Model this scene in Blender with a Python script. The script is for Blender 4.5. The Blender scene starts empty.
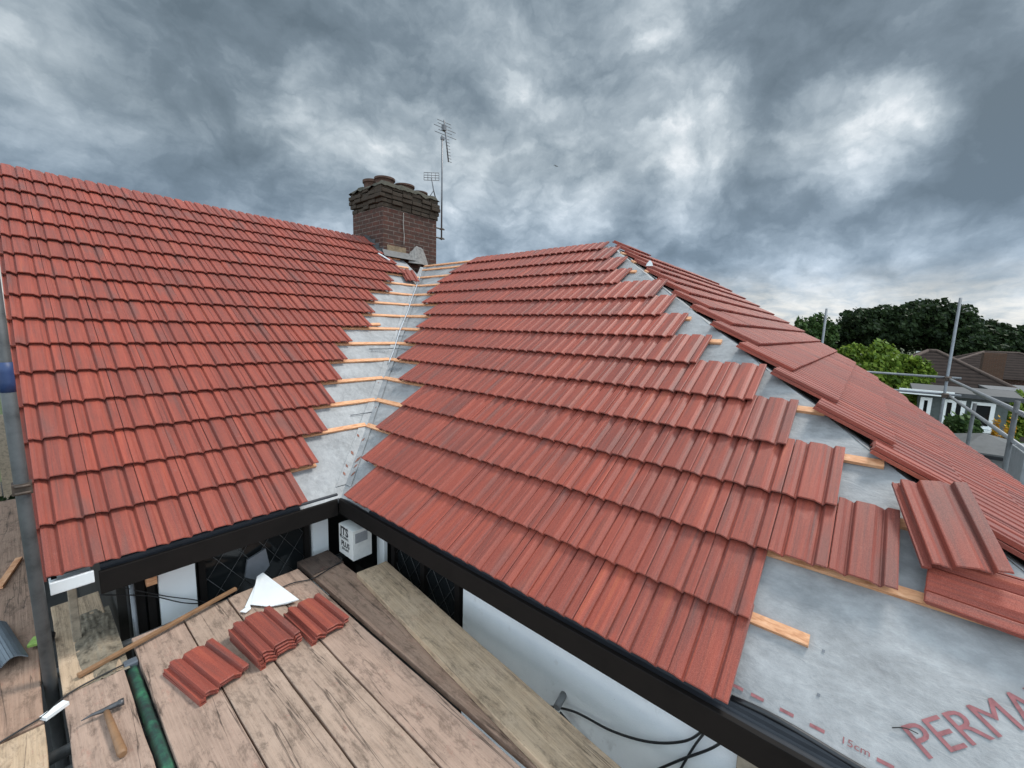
import bpy, bmesh, math, random
from mathutils import Vector, Matrix, noise
random.seed(7)
R = math.radians
S = bpy.context.scene
COL = S.collection

# ------------------------------------------------------------------ camera
CQ = (-1.49934, -2.93573, 1.2801, 0.87371, -0.13305, 0.02979, 418.76772, 0.5913)
CAM = Vector(CQ[:3])
def cam_axes():
    ya, pi_, ro = CQ[3:6]
    f = Vector((math.sin(ya)*math.cos(pi_), math.cos(ya)*math.cos(pi_), math.sin(pi_)))
    r = Vector((math.cos(ya), -math.sin(ya), 0)); u = r.cross(f)
    return math.cos(ro)*r + math.sin(ro)*u, -math.sin(ro)*r + math.cos(ro)*u, f
AX, AY, AF = cam_axes()
def ray(px, py):
    return AX*((px-512)/CQ[6]) + AY*((384-py)/CQ[6]) + AF
def atx(px, py, X):
    d = ray(px, py); return CAM + d*((X-CAM.x)/d.x)
def aty(px, py, Y):
    d = ray(px, py); return CAM + d*((Y-CAM.y)/d.y)
def atz(px, py, Z):
    d = ray(px, py); return CAM + d*((Z-CAM.z)/d.z)

cd = bpy.data.cameras.new('camera'); cam = bpy.data.objects.new('camera', cd); COL.objects.link(cam)
cd.sensor_width = 36; cd.lens = CQ[6]/1024*36; cd.clip_start = .02; cd.clip_end = 3000
M4 = Matrix((AX, AY, -AF)).transposed().to_4x4(); M4.translation = CAM
cam.matrix_world = M4
S.camera = cam

# ------------------------------------------------------------------ node helpers
def mat(name):
    m = bpy.data.materials.new(name); m.use_nodes = True
    nt = m.node_tree; b = nt.nodes['Principled BSDF']
    return m, nt, b
def N(nt, t, **kw):
    n = nt.nodes.new(t)
    for k, v in kw.items():
        if k in ('op',): n.operation = v
        elif k == 'ins':
            for a, c in v.items(): n.inputs[a].default_value = c
        else: setattr(n, k, v)
    return n
def L(nt, a, b): nt.links.new(a, b)
def ramp(nt, fac, stops, interp='LINEAR'):
    r = nt.nodes.new('ShaderNodeValToRGB'); r.color_ramp.interpolation = interp
    els = r.color_ramp.elements
    while len(els) < len(stops): els.new(.5)
    for e, (p, c) in zip(els, stops):
        e.position = p; e.color = (*c, 1) if len(c) == 3 else c
    L(nt, fac, r.inputs[0]); return r.outputs[0]
def vmap(nt, src, scale=(1,1,1), rot=(0,0,0), loc=(0,0,0)):
    m = nt.nodes.new('ShaderNodeMapping'); m.inputs['Scale'].default_value = scale
    m.inputs['Rotation'].default_value = rot; m.inputs['Location'].default_value = loc
    L(nt, src, m.inputs[0]); return m.outputs[0]
def noi(nt, vec, scale=5, detail=6, rough=.6, dist=0):
    n = nt.nodes.new('ShaderNodeTexNoise'); n.inputs['Scale'].default_value = scale
    n.inputs['Detail'].default_value = detail; n.inputs['Roughness'].default_value = rough
    n.inputs['Distortion'].default_value = dist
    L(nt, vec, n.inputs['Vector']); return n.outputs[0]
def mixc(nt, fac, a, b, mode='MIX'):
    m = nt.nodes.new('ShaderNodeMix'); m.data_type = 'RGBA'; m.blend_type = mode
    for i, v in ((0, fac), (6, a), (7, b)):
        if isinstance(v, (int, float)): m.inputs[i].default_value = v
        elif isinstance(v, tuple): m.inputs[i].default_value = (*v, 1)
        else: L(nt, v, m.inputs[i])
    return m.outputs[2]
def bump(nt, b, h, strength=.3, dist=.01):
    n = nt.nodes.new('ShaderNodeBump'); n.inputs['Strength'].default_value = strength
    n.inputs['Distance'].default_value = dist
    L(nt, h, n.inputs['Height']); L(nt, n.outputs[0], b.inputs['Normal'])
def objc(nt): return nt.nodes.new('ShaderNodeTexCoord').outputs['Object']
def simple(name, col, rough=.6, metal=0, var=.25, scale=8, bstr=.15, spec=None):
    m, nt, b = mat(name); o = objc(nt)
    f = noi(nt, o, scale, 6, .65)
    c2 = tuple(max(0, x*(1-var)) for x in col); c3 = tuple(min(1, x*(1+var*.6)) for x in col)
    L(nt, ramp(nt, f, [(.3, c2), (.5, col), (.72, c3)]), b.inputs['Base Color'])
    b.inputs['Roughness'].default_value = rough; b.inputs['Metallic'].default_value = metal
    if spec is not None: b.inputs['Specular IOR Level'].default_value = spec
    bump(nt, b, noi(nt, o, scale*8, 4), bstr, .002)
    return m

# ------------------------------------------------------------------ materials
def tile_material():
    m, nt, b = mat('red_concrete_tile')
    uv = N(nt, 'ShaderNodeUVMap', uv_map='UVMap').outputs[0]
    tid = N(nt, 'ShaderNodeAttribute', attribute_name='tid').outputs['Fac']
    cmb = N(nt, 'ShaderNodeCombineXYZ'); L(nt, tid, cmb.inputs[2])
    add = N(nt, 'ShaderNodeVectorMath', op='ADD'); sc = N(nt, 'ShaderNodeVectorMath', op='SCALE'); sc.inputs['Scale'].default_value = 37.
    L(nt, cmb.outputs[0], sc.inputs[0]); L(nt, uv, add.inputs[0]); L(nt, sc.outputs[0], add.inputs[1])
    v = add.outputs[0]
    st = noi(nt, vmap(nt, v, (26, 1.1, 1)), 1, 5, .6)           # streaks running down each tile
    st2 = noi(nt, vmap(nt, v, (110, 2.5, 1)), 1, 4, .6)
    per = N(nt, 'ShaderNodeTexWhiteNoise', noise_dimensions='1D'); L(nt, tid, per.inputs['W'])
    col = ramp(nt, st, [(.30, (.085, .045, .040)), (.40, (.19, .043, .030)), (.5, (.31, .054, .031)), (.6, (.39, .070, .039)), (.72, (.52, .125, .055))])
    col = mixc(nt, .42, col, ramp(nt, st2, [(.34, (.105, .046, .040)), (.5, (.30, .055, .034)), (.70, (.46, .108, .060))]))
    tint = ramp(nt, per.outputs[0], [(0, (.80, .84, .88)), (.2, (.95, .95, .96)), (.8, (1.05, 1.02, .98)), (1, (1.16, 1.04, .94))])
    col = mixc(nt, 1., col, tint, 'MULTIPLY')
    # charcoal smears on some tiles
    sm = noi(nt, vmap(nt, v, (9, 1.6, 1), loc=(3, 1, 0)), 1, 3, .5)
    smf = ramp(nt, sm, [(.57, (0, 0, 0)), (.69, (.6, .6, .6))])
    col = mixc(nt, smf, col, (.115, .068, .060))
    gr = noi(nt, objc(nt), 420, 2, .7)
    col = mixc(nt, .34, col, ramp(nt, gr, [(.38, (.08, .033, .028)), (.5, (.26, .056, .040)), (.62, (.48, .18, .13))]))
    pale = noi(nt, objc(nt), 14, 5, .7)
    col = mixc(nt, ramp(nt, pale, [(.62, (0, 0, 0)), (.8, (.30, .30, .30))]), col, (.45, .23, .19))
    sc_ = noi(nt, objc(nt), 60, 6, .8)
    col = mixc(nt, ramp(nt, sc_, [(.69, (0, 0, 0)), (.74, (.6, .6, .6))]), col, (.55, .34, .28))
    dk = noi(nt, vmap(nt, objc(nt), (1, 1, 1), loc=(9, 9, 9)), 2.2, 6, .7)
    col = mixc(nt, ramp(nt, dk, [(.55, (0, 0, 0)), (.75, (.3, .3, .3))]), col, (.12, .05, .04))
    col = mixc(nt, 1., col, (.90, .91, .93), 'MULTIPLY')
    L(nt, col, b.inputs['Base Color'])
    b.inputs['Roughness'].default_value = .5; b.inputs['Specular IOR Level'].default_value = .32
    b.inputs['Sheen Weight'].default_value = .10; b.inputs['Sheen Roughness'].default_value = .45; b.inputs['Sheen Tint'].default_value = (1, .86, .86, 1)
    bump(nt, b, mixc(nt, .3, gr, st2), .5, .0025)
    return m
TILE = tile_material()

def board_material(name, col, dark, dust, seed):
    m, nt, b = mat(name); o = objc(nt)
    g = vmap(nt, o, (38, 1.6, 8), loc=(seed, seed*2, 0))
    gr = noi(nt, g, 1, 8, .7, .6)
    c = ramp(nt, gr, [(.30, dark), (.43, tuple(x*.85 for x in col)), (.52, col), (.66, tuple(min(1, x*1.3) for x in col))])
    fi = noi(nt, vmap(nt, o, (160, 4, 20), loc=(seed, 0, 0)), 1, 5, .7)
    c = mixc(nt, .35, c, ramp(nt, fi, [(.35, dark), (.6, tuple(min(1, x*1.2) for x in col))]))
    bl = noi(nt, vmap(nt, o, (1, .6, 1), loc=(seed*3, 0, 0)), 7.5, 9, .75)
    c = mixc(nt, ramp(nt, bl, [(.42, (0, 0, 0)), (.66, (.75, .75, .75))]), c, dust)
    st = noi(nt, vmap(nt, o, (1, .35, 1), loc=(0, seed*5, 0)), 17, 10, .8, .3)
    c = mixc(nt, ramp(nt, st, [(.50, (0, 0, 0)), (.64, (.7, .7, .7))]), c, tuple(x*.5 for x in dark))
    rd = noi(nt, vmap(nt, o, (1, .5, 1), loc=(seed, 4, 0)), 11, 12, .86, .2)
    c = mixc(nt, ramp(nt, rd, [(.57, (0, 0, 0)), (.69, (.6, .6, .6))]), c, (.30, .085, .058))
    L(nt, c, b.inputs['Base Color']); b.inputs['Roughness'].default_value = .9
    sp = noi(nt, o, 75, 4, .7)
    c = mixc(nt, ramp(nt, sp, [(.62, (0, 0, 0)), (.72, (.7, .7, .7))]), c, tuple(x*.45 for x in dark)); L(nt, c, b.inputs['Base Color'])
    ck = noi(nt, vmap(nt, o, (9, .45, 1), loc=(seed*7, 0, 0)), 1, 6, .55, .7)
    ckf = ramp(nt, ck, [(.487, (0, 0, 0)), (.5, (.85, .85, .85)), (.513, (0, 0, 0))])
    gate = ramp(nt, noi(nt, vmap(nt, o, (2, .6, 1), loc=(seed, 8, 0)), 2.5, 2, .5), [(.45, (0, 0, 0)), (.55, (1, 1, 1))])
    c = mixc(nt, mixc(nt, 1., ckf, gate, 'MULTIPLY'), c, (.035, .022, .016)); L(nt, c, b.inputs['Base Color'])
    cr = noi(nt, vmap(nt, o, (70, .8, 8), loc=(seed, 0, 0)), 1, 5, .6, .8)
    bump(nt, b, mixc(nt, .5, gr, cr), .9, .008)
    return m
BOARD = [board_material('weathered_board_%s' % n, c, d, u, s) for n, c, d, u, s in (
    ('pale', (.35, .25, .19), (.17, .115, .082), (.43, .31, .24), 1.3),
    ('pink', (.34, .235, .18), (.17, .11, .08), (.42, .29, .225), 5.1),
    ('sand', (.47, .335, .22), (.22, .15, .095), (.52, .385, .27), 9.7),
    ('brown', (.30, .19, .135), (.15, .09, .06), (.36, .24, .175), 14.2),
    ('rotten', (.10, .065, .05), (.035, .024, .02), (.14, .10, .08), 21.))]

def batten_material():
    m, nt, b = mat('new_pine_batten'); o = objc(nt)
    gr = noi(nt, vmap(nt, o, (6, 6, 40)), 3, 6, .6, .5)
    c = ramp(nt, gr, [(.3, (.46, .19, .085)), (.5, (.66, .33, .17)), (.7, (.76, .44, .26))])
    k = noi(nt, o, 9, 4, .6)
    c = mixc(nt, ramp(nt, k, [(.6, (0, 0, 0)), (.75, (.55, .55, .55))]), c, (.34, .13, .05))
    L(nt, c, b.inputs['Base Color']); b.inputs['Roughness'].default_value = .7
    bump(nt, b, gr, .2, .002); return m
BATTEN = batten_material()

def underlay_material():
    m, nt, b = mat('grey_breather_membrane'); o = objc(nt)
    n1 = noi(nt, vmap(nt, o, (1, .55, 1)), 6.5, 8, .62, .5); n2 = noi(nt, vmap(nt, o, (1, .6, 1)), 30, 7, .75); n3 = noi(nt, vmap(nt, o, (1, 1, 1), loc=(7, 3, 1)), 1.6, 4, .6)
    c = ramp(nt, n1, [(.34, (.18, .18, .183)), (.48, (.29, .292, .296)), (.64, (.40, .40, .405))])
    c = mixc(nt, .45, c, ramp(nt, n2, [(.34, (.20, .20, .203)), (.5, (.305, .307, .31)), (.68, (.45, .45, .453))]))
    c = mixc(nt, ramp(nt, n3, [(.4, (0, 0, 0)), (.65, (.4, .4, .4))]), c, (.17, .175, .185))
    L(nt, c, b.inputs['Base Color']); b.inputs['Roughness'].default_value = .55
    wr = noi(nt, vmap(nt, o, (1.4, .5, 1)), 7, 3, .5, 1.2)
    wr = ramp(nt, wr, [(.44, (0, 0, 0)), (.5, (1, 1, 1)), (.56, (0, 0, 0))])
    bump(nt, b, mixc(nt, .06, mixc(nt, .35, n1, n2), wr), .65, .013); return m
UNDER = underlay_material()
PRINT = simple('faded_red_print', (.27, .10, .105), .8, var=.35, scale=40)
GREYPRINT = simple('grey_print', (.16, .17, .19), .8, var=.3, scale=40)
BLACKP = simple('black_painted_timber', (.008, .0062, .0055), .7, var=.4, scale=5, spec=.2)
SLATEPL = simple('slate_grey_plastic_tray', (.030, .033, .040), .55, var=.25, scale=7, bstr=.05, spec=.3)
GLOSSBLACK = simple('glossy_black_plastic', (.016, .017, .02), .28, var=.3, scale=9, bstr=.03)
VOID = simple('dark_interior', (.010, .010, .010), .8)
WHITEPL = simple('white_plastic', (.78, .80, .81), .35, var=.06, scale=3, bstr=.03)
CARD = simple('white_carton', (.70, .70, .68), .7, var=.1, scale=20, bstr=.05)
INK = simple('black_ink', (.03, .03, .035), .8)
GREYINK = simple('grey_ink', (.30, .31, .33), .8)
GALV = simple('galvanised_steel', (.20, .21, .225), .5, .4, var=.25, scale=12)
DARKTUBE = simple('grimy_steel_tube', (.085, .088, .09), .5, .3, var=.5, scale=9)
COUPLER = simple('rusty_coupler_steel', (.10, .075, .06), .6, .5, var=.5, scale=30)
BLUE = simple('blue_tarpaulin', (.02, .045, .13), .5, var=.3)
RUBBER = simple('black_cable_rubber', (.012, .012, .013), .5)
LEAD = simple('grey_lead', (.085, .088, .092), .55, .2, var=.35, scale=14)
MORTAR = simple('sandy_mortar', (.20, .165, .12), .95, var=.8, scale=22, bstr=1.)
STEEL = simple('dull_tool_steel', (.10, .10, .105), .45, .6, var=.4, scale=30)
HANDLE = simple('worn_ash_handle', (.24, .13, .065), .6, var=.3, scale=20)
CLAY = simple('weathered_clay_pot', (.085, .045, .032), .9, var=.5, scale=12, bstr=.5)
CREAMPOST = simple('weathered_timber_post', (.30, .25, .19), .9, var=.4, scale=20, bstr=.5)
GREYPL = simple('dark_grey_plastic_sheet', (.10, .115, .135), .4, var=.2, scale=6, bstr=.05)
PVCPIPE = simple('grey_plastic_pipe', (.20, .205, .21), .4, var=.15, scale=9, bstr=.03)

def render_material():
    m, nt, b = mat('white_painted_render'); o = objc(nt)
    n1 = noi(nt, o, 2.6, 6, .6); n2 = noi(nt, vmap(nt, o, (1, 1, .6)), 9, 6, .7)
    c = ramp(nt, n1, [(.3, (.74, .76, .78)), (.6, (.84, .85, .86))])
    c = mixc(nt, ramp(nt, n2, [(.62, (0, 0, 0)), (.74, (.45, .45, .45))]), c, (.42, .42, .42))
    n3 = noi(nt, o, 4.2, 5, .7); c = mixc(nt, ramp(nt, n3, [(.6, (0, 0, 0)), (.72, (.5, .5, .5))]), c, (.50, .46, .44))
    n4 = noi(nt, o, 70, 3, .6); c = mixc(nt, ramp(nt, n4, [(.74, (0, 0, 0)), (.78, (.8, .8, .8))]), c, (.15, .14, .13))
    L(nt, c, b.inputs['Base Color']); b.inputs['Roughness'].default_value = .7
    bump(nt, b, noi(nt, o, 120, 6), .45, .004); return m
RENDER = render_material()

def brick_material(name, base, alt, mort, dirt=.5, scale=1.):
    m, nt, b = mat(name)
    uv = N(nt, 'ShaderNodeUVMap', uv_map='UVMap').outputs[0]
    br = nt.nodes.new('ShaderNodeTexBrick'); L(nt, uv, br.inputs[0])
    br.inputs['Scale'].default_value = scale; br.inputs['Brick Width'].default_value = .225; br.inputs['Row Height'].default_value = .075
    br.inputs['Mortar Size'].default_value = .007; br.inputs['Mortar Smooth'].default_value = .15; br.inputs['Bias'].default_value = -.1
    br.inputs['Color1'].default_value = (*base, 1); br.inputs['Color2'].default_value = (*alt, 1); br.inputs['Mortar'].default_value = (*mort, 1)
    n = noi(nt, uv, 9, 6, .7); n2 = noi(nt, uv, 40, 5, .7)
    c = mixc(nt, ramp(nt, n, [(.4, (0, 0, 0)), (.65, (dirt, dirt, dirt))]), br.outputs[0], (.022, .02, .016))
    c = mixc(nt, .3, c, ramp(nt, n2, [(.35, (.02, .016, .012)), (.7, tuple(x*1.5 for x in base))]))
    L(nt, c, b.inputs['Base Color']); b.inputs['Roughness'].default_value = .9
    inv = N(nt, 'ShaderNodeMath', op='SUBTRACT'); inv.inputs[0].default_value = 1; L(nt, br.outputs[1], inv.inputs[1])
    bump(nt, b, mixc(nt, .4, inv.outputs[0], n2), .8, .01); return m
BRICK = brick_material('old_red_brick', (.105, .032, .020), (.045, .022, .017), (.20, .175, .15), .85)
BRICKDARK = brick_material('sooty_mossy_brick', (.048, .030, .018), (.026, .022, .011), (.045, .04, .028), .6)

def glass_dark():
    m, nt, b = mat('dark_window_glass'); b.inputs['Base Color'].default_value = (.012, .014, .015, 1)
    b.inputs['Roughness'].default_value = .08; b.inputs['Specular IOR Level'].default_value = .35; return m
GLASS = glass_dark()

# ------------------------------------------------------------------ mesh builder
class MB:
    def __init__(s): s.v = []; s.f = []; s.uv = []; s.t = []; s.sm = []
    def face(s, idx, uv=None, tid=0., smooth=False):
        s.f.append(tuple(idx)); s.uv.append(uv); s.t.append(tid); s.sm.append(smooth)
    def quad(s, *p, uv=None, tid=0.):
        n = len(s.v); s.v += [Vector(x) for x in p]; s.face(range(n, n+len(p)), uv, tid)
    def box(s, c, size, rot=None, bev=0):
        c = Vector(c); h = Vector(size)*.5; n = len(s.v)
        M = rot if rot is not None else Matrix.Identity(3)
        for dz in (-1, 1):
            for dx, dy in ((-1, -1), (1, -1), (1, 1), (-1, 1)):
                s.v.append(c + M @ Vector((dx*h.x, dy*h.y, dz*h.z)))
        sx, sy, sz = size
        for f, (a, b_) in (((3, 2, 1, 0), (sx, sy)), ((4, 5, 6, 7), (sx, sy)), ((0, 1, 5, 4), (sx, sz)), ((1, 2, 6, 5), (sy, sz)), ((2, 3, 7, 6), (sx, sz)), ((3, 0, 4, 7), (sy, sz))):
            s.face([n+i for i in f], [(0, 0), (a, 0), (a, b_), (0, b_)])
    def prism(s, poly, ext):
        """poly: list of points, ext: extrusion vector"""
        n = len(s.v); k = len(poly); ext = Vector(ext)
        s.v += [Vector(p) for p in poly]; s.v += [Vector(p)+ext for p in poly]
        s.face([n+i for i in range(k)][::-1]); s.face([n+k+i for i in range(k)])
        for i in range(k):
            j = (i+1) % k; a = (s.v[n+j]-s.v[n+i]).length; h = ext.length
            s.face([n+i, n+j, n+k+j, n+k+i], [(0, 0), (a, 0), (a, h), (0, h)])
    def tube(s, pts, r, seg=12, cap=True, radii=None):
        pts = [Vector(p) for p in pts]; n0 = len(s.v); up = None
        for i, p in enumerate(pts):
            d = (pts[min(i+1, len(pts)-1)] - pts[max(i-1, 0)]).normalized()
            if up is None:
                up = d.orthogonal().normalized()
            up = (up - d*up.dot(d)).normalized(); sd = d.cross(up)
            rr = radii[i] if radii else r
            for k in range(seg):
                a = 2*math.pi*k/seg; s.v.append(p + (up*math.cos(a)+sd*math.sin(a))*rr)
        for i in range(len(pts)-1):
            for k in range(seg):
                a = n0+i*seg+k; b_ = n0+i*seg+(k+1) % seg
                s.face([a, b_, b_+seg, a+seg], smooth=True)
        if cap:
            s.face([n0+k for k in range(seg)][::-1]); s.face([n0+(len(pts)-1)*seg+k for k in range(seg)])
    def build(s, name, m, parent=None, bevel=0):
        me = bpy.data.meshes.new(name)
        me.from_pydata([tuple(v) for v in s.v], [], s.f)
        uvl = me.uv_layers.new(name='UVMap')
        for p, uv in zip(me.polygons, s.uv):
            if uv:
                for li, c in zip(p.loop_indices, uv): uvl.data[li].uv = c
        at = me.attributes.new('tid', 'FLOAT', 'FACE')
        at.data.foreach_set('value', s.t)
        me.polygons.foreach_set('use_smooth', s.sm)
        me.materials.append(m); me.update()
        o = bpy.data.objects.new(name, me); COL.objects.link(o)
        if parent is not None: o.parent = parent
        if bevel:
            bv = o.modifiers.new('bevel', 'BEVEL'); bv.width = bevel; bv.segments = 2; bv.limit_method = 'ANGLE'
        return o
def tag(o, label=None, cat=None, group=None, kind=None):
    if label: o['label'] = label
    if cat: o['category'] = cat
    if group: o['group'] = group
    if kind: o['kind'] = kind
    return o
def empty(name, label, cat, loc=(0, 0, 0), group=None):
    o = bpy.data.objects.new(name, None); o.empty_display_size = .1; COL.objects.link(o); o.location = loc
    return tag(o, label, cat, group)
def recentre(o, c):
    """move a mesh object's origin to c"""
    c = Vector(c)
    for v in o.data.vertices: v.co -= c
    o.location = c; return o
def smooth_catmull(P, n=8):
    P = [Vector(p) for p in P]; out = []
    for i in range(len(P)-1):
        p0 = P[max(i-1, 0)]; p1 = P[i]; p2 = P[i+1]; p3 = P[min(i+2, len(P)-1)]
        for k in range(n):
            t = k/n
            out.append(.5*((2*p1)+(p2-p0)*t+(2*p0-5*p1+4*p2-p3)*t*t+(3*p1-p0-3*p2+p3)*t**3))
    out.append(P[-1]); return out
def text_mesh(body, size, bold=0.):
    cu = bpy.data.curves.new('t', 'FONT'); cu.body = body; cu.size = size; cu.resolution_u = 3; cu.offset = bold
    o = bpy.data.objects.new('t', cu); COL.objects.link(o)
    bpy.context.view_layer.update()
    me = bpy.data.meshes.new_from_object(o.evaluated_get(bpy.context.evaluated_depsgraph_get()))
    V = [v.co.copy() for v in me.vertices]; F = [tuple(p.vertices) for p in me.polygons]
    bpy.data.objects.remove(o); bpy.data.curves.remove(cu); bpy.data.meshes.remove(me)
    return V, F
def add_text(mb, body, size, fn, bold=0.):
    V, F = text_mesh(body, size, bold); n = len(mb.v)
    mb.v += [fn(v) for v in V]
    for f in F: mb.face([n+i for i in f])

# ------------------------------------------------------------------ roof geometry
PI_ = CQ[7]; c_, s_ = math.cos(PI_), math.sin(PI_)
TR = .595; pr = math.atan(TR); cr_, sr_ = math.cos(pr), math.sin(pr); Y0 = -2.597/TR
def fL(w, s, n): return Vector((w, s*c_ - n*s_, s*s_ + n*c_))
def fM(w, s, n): return Vector((s*c_ - n*s_, -w, s*s_ + n*c_))
def fR(w, s, n): return Vector((w, Y0 + s*cr_ - n*sr_, s*sr_ + n*cr_))
W = .21; G = .32; TL = .40; H = .0185; TH = .020; DROP = .038
PROF = [(0, .95), (.015, 1.04), (.10, 1), (.15, .62), (.225, .25), (.243, -.05), (.262, -.05), (.295, .98), (.315, 1.05), (.60, 1), (.65, .62), (.725, .25), (.743, -.05), (.762, -.05), (.795, .98), (.81, 1.05), (.965, 1.03), (.985, .92)]
def prof(u):
    for (a, ha), (b, hb) in zip(PROF, PROF[1:]):
        if u <= b: return (ha + (hb-ha)*(u-a)/(b-a))*H - .006
    return .95*H - .006
def add_tile(mb, f, w0, s0, ulo=0., uhi=.985, vhi=TL, vlo=0., strip=False, tid=None, jit=0.0016, drop=DROP):
    tid = random.random() if tid is None else tid
    us = [ulo] + [u for u, _ in PROF if ulo+.004 < u < uhi-.004] + [uhi]
    dn = random.uniform(-jit, jit); dw = random.uniform(-.0012, .0012); tw = random.uniform(-jit, jit)
    rows = [(vlo, -.004), (vlo+.004, 0), (vhi, 0)]
    def P(u, v, e): return f(w0+u*W+dw, s0+v+dw, prof(u)+e-drop*v/TL+dn+tw*u)
    n = len(mb.v); k = len(us)
    cn = .0022 if random.random() < .25 else 0
    for v, e in rows:
        for u in us: mb.v.append(P(u, v + (cn*noise.noise(Vector((u*31, tid*99, 0))) if v < vlo+.01 else 0), e))
    for v in (vhi, vlo+.010):
        for u in us: mb.v.append(P(u, v, -TH))
    R_ = 5
    for i in range(R_):
        j = (i+1) % R_
        for a in range(k-1):
            p = [n+i*k+a, n+i*k+a+1, n+j*k+a+1, n+j*k+a]
            vv = [rows[0][0], rows[1][0], rows[2][0], vhi, vlo]
            uv = [(us[a]*W, vv[i]), (us[a+1]*W, vv[i]), (us[a+1]*W, vv[j]), (us[a]*W, vv[j])]
            mb.face(p, uv, tid)
    mb.face([n+i*k for i in range(R_)], [(0, 0)]*R_, tid)
    mb.face([n+i*k+k-1 for i in range(R_)][::-1], [(uhi*W, 0), (uhi*W, .01), (uhi*W, .3), (uhi*W, .3), (uhi*W, 0)], tid)
    if strip:                     # interlocking channel that shows only on a free left edge
        a, b_ = w0-.026+dw, w0+ulo*W+.001+dw
        for lo, hi, top in ((a, a+.006, -.009), (a+.006, b_-.006, -.015), (b_-.006, b_, -.012)):
            pts = [(lo, vlo), (hi, vlo), (hi, vhi), (lo, vhi)]
            nn = len(mb.v)
            for e in (-.026, top):
                for ww, v in pts: mb.v.append(f(ww, s0+v, e-.006+.006-drop*v/TL+dn))
            for q in ((0, 3, 2, 1), (4, 5, 6, 7), (0, 1, 5, 4), (1, 2, 6, 5), (2, 3, 7, 6), (3, 0, 4, 7)):
                mb.face([nn+i for i in q], [(lo-a+.05, v) for _, v in [pts[i % 4] for i in q]], tid)

HOUSE = empty('house', 'low bungalow with black eaves and a roof partly covered in new red interlocking tiles', 'house')
def hx(y):   # M side of the hip: x on hip for given y (underlay)
    return None

# ---- left slope
mb = MB()
Lend = [6, 7, 8, 9, 10, 11, 12, 14, 15, 16, 18, 19, 21, 21, 21, 21]
for k, e in enumerate(Lend):
    for i in range(e):
        add_tile(mb, fL, -1.49+i*W, k*G, vhi=TL if k < 15 else .35, strip=(i == 0))
tag(mb.build('tiled_slope', TILE, HOUSE), 'large red tiled slope left of the valley')
# ---- middle slope
mb = MB()
Ml = [12.5, 13.5, 14.5, 14.5, 16.5, 18.5, 19.6, 20.1, 21, 22.8, 23.9, 24.2, 24.3, 23.7]
Mr = [0, 0, -2, -1, .15, 1.2, 3.2, 4.5, 5.5, 6.4, 8.8, 9.7, 10.8, 11.9]
for k in range(14):
    r = Mr[k]; n = int(Ml[k]-r); fr = Ml[k]-r-n
    for i in range(n):
        add_tile(mb, fM, 2.705-(r+i+1)*W, k*G, vhi=TL if k < 13 else .25, strip=(i == n-1 and fr < .25))
    if fr > .25:
        add_tile(mb, fM, 2.705-(r+n+1)*W, k*G, ulo=1-fr, vhi=TL if k < 13 else .25)
tag(mb.build('tiled_slope', TILE, HOUSE), 'middle red tiled slope between the valley and the hip, with stepped ends')
# ---- right slope
RB = [(-.2, 7.85), (-1.9, 7.75), (-2.3, 7.45), (-2.75, 6.9), (-3.3, 5.5), (-3.6, 4.3), (-3.8, 3.35), (-3.95, 2.6), (-4.5, -.6)]
def rbound(y):
    for (y1, x1), (y2, x2) in zip(RB, RB[1:]):
        if y2 <= y <= y1: return x1+(x2-x1)*(y-y1)/(y2-y1)
    return RB[0][1] if y > RB[0][0] else RB[-1][1]
GR = .299; SR0 = 2.3676
Rst = {8: 3.78, 7: 3.55, 6: 3.18, 5: 2.93, 4: 2.66}
mb = MB(); Rrows = []
for j in range(-7, 9):
    s0 = SR0 + GR*j; y = Y0 + s0*cr_
    x0 = y + 4.42 + random.uniform(-.03, .03)
    xr = max(rbound(y), rbound(y+.34))+.05 if j < 8 else 4.9
    if j <= -4: x0 += .07
    Rrows.append((j, s0, x0, xr))
    i = 0
    while x0+i*W < xr:
        rem = (xr-(x0+i*W))/W
        add_tile(mb, fR, x0+i*W, s0, uhi=min(.985, max(.05, rem)), vhi=.375 if j < 7 else (.28 if j == 8 else .37), strip=(i == 0))
        i += 1
RS = tag(mb.build('tiled_slope', TILE, HOUSE), 'red tiled slope beyond the hip, falling away to the right')
bm = bmesh.new(); bm.from_mesh(RS.data)
for (y1, x1), (y2, x2) in zip(RB, RB[1:]):
    d = Vector((x2-x1, y2-y1, 0)); nrm = Vector((-d.y, d.x, 0)).normalized()
    if nrm.x < 0: nrm = -nrm
    bmesh.ops.bisect_plane(bm, geom=bm.verts[:]+bm.edges[:]+bm.faces[:], plane_co=(x1, y1, 0), plane_no=nrm, clear_outer=True)
bm.to_mesh(RS.data); bm.free()

# ---- underlay sheets
UO = -.066
def und(w, s, seed):
    return UO - .006*abs(math.sin(math.pi*(w+.1)/.46))*min(1, max(0, (s-.22)/.3)) + .0035*noise.noise(Vector((w*3.1, s*3.1, seed))) + .002*noise.noise(Vector((w*9, s*9, seed+5)))
def sheet(name, f, s0, s1, lo, hi, seed, label, step=.05):
    mb = MB(); ns = max(2, int((s1-s0)/step)); nw = 60; n = 0
    for i in range(ns+1):
        s = s0+(s1-s0)*i/ns; a, b_ = lo(s), hi(s)
        for k in range(nw+1):
            w = a+(b_-a)*k/nw
            mb.v.append(f(w, s, und(w, s, seed) + (.006*math.sin(w*9)*math.exp(-((s-s0)/.04)**2) if seed == 2 and w > 2.6 else 0)))
    for i in range(ns):
        for k in range(nw):
            a = i*(nw+1)+k; mb.face([a, a+1, a+nw+2, a+nw+1], smooth=True)
    return tag(mb.build(name, UNDER, HOUSE), label)
def valx(s): return s*c_ - UO*s_           # valley position along either slope
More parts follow.
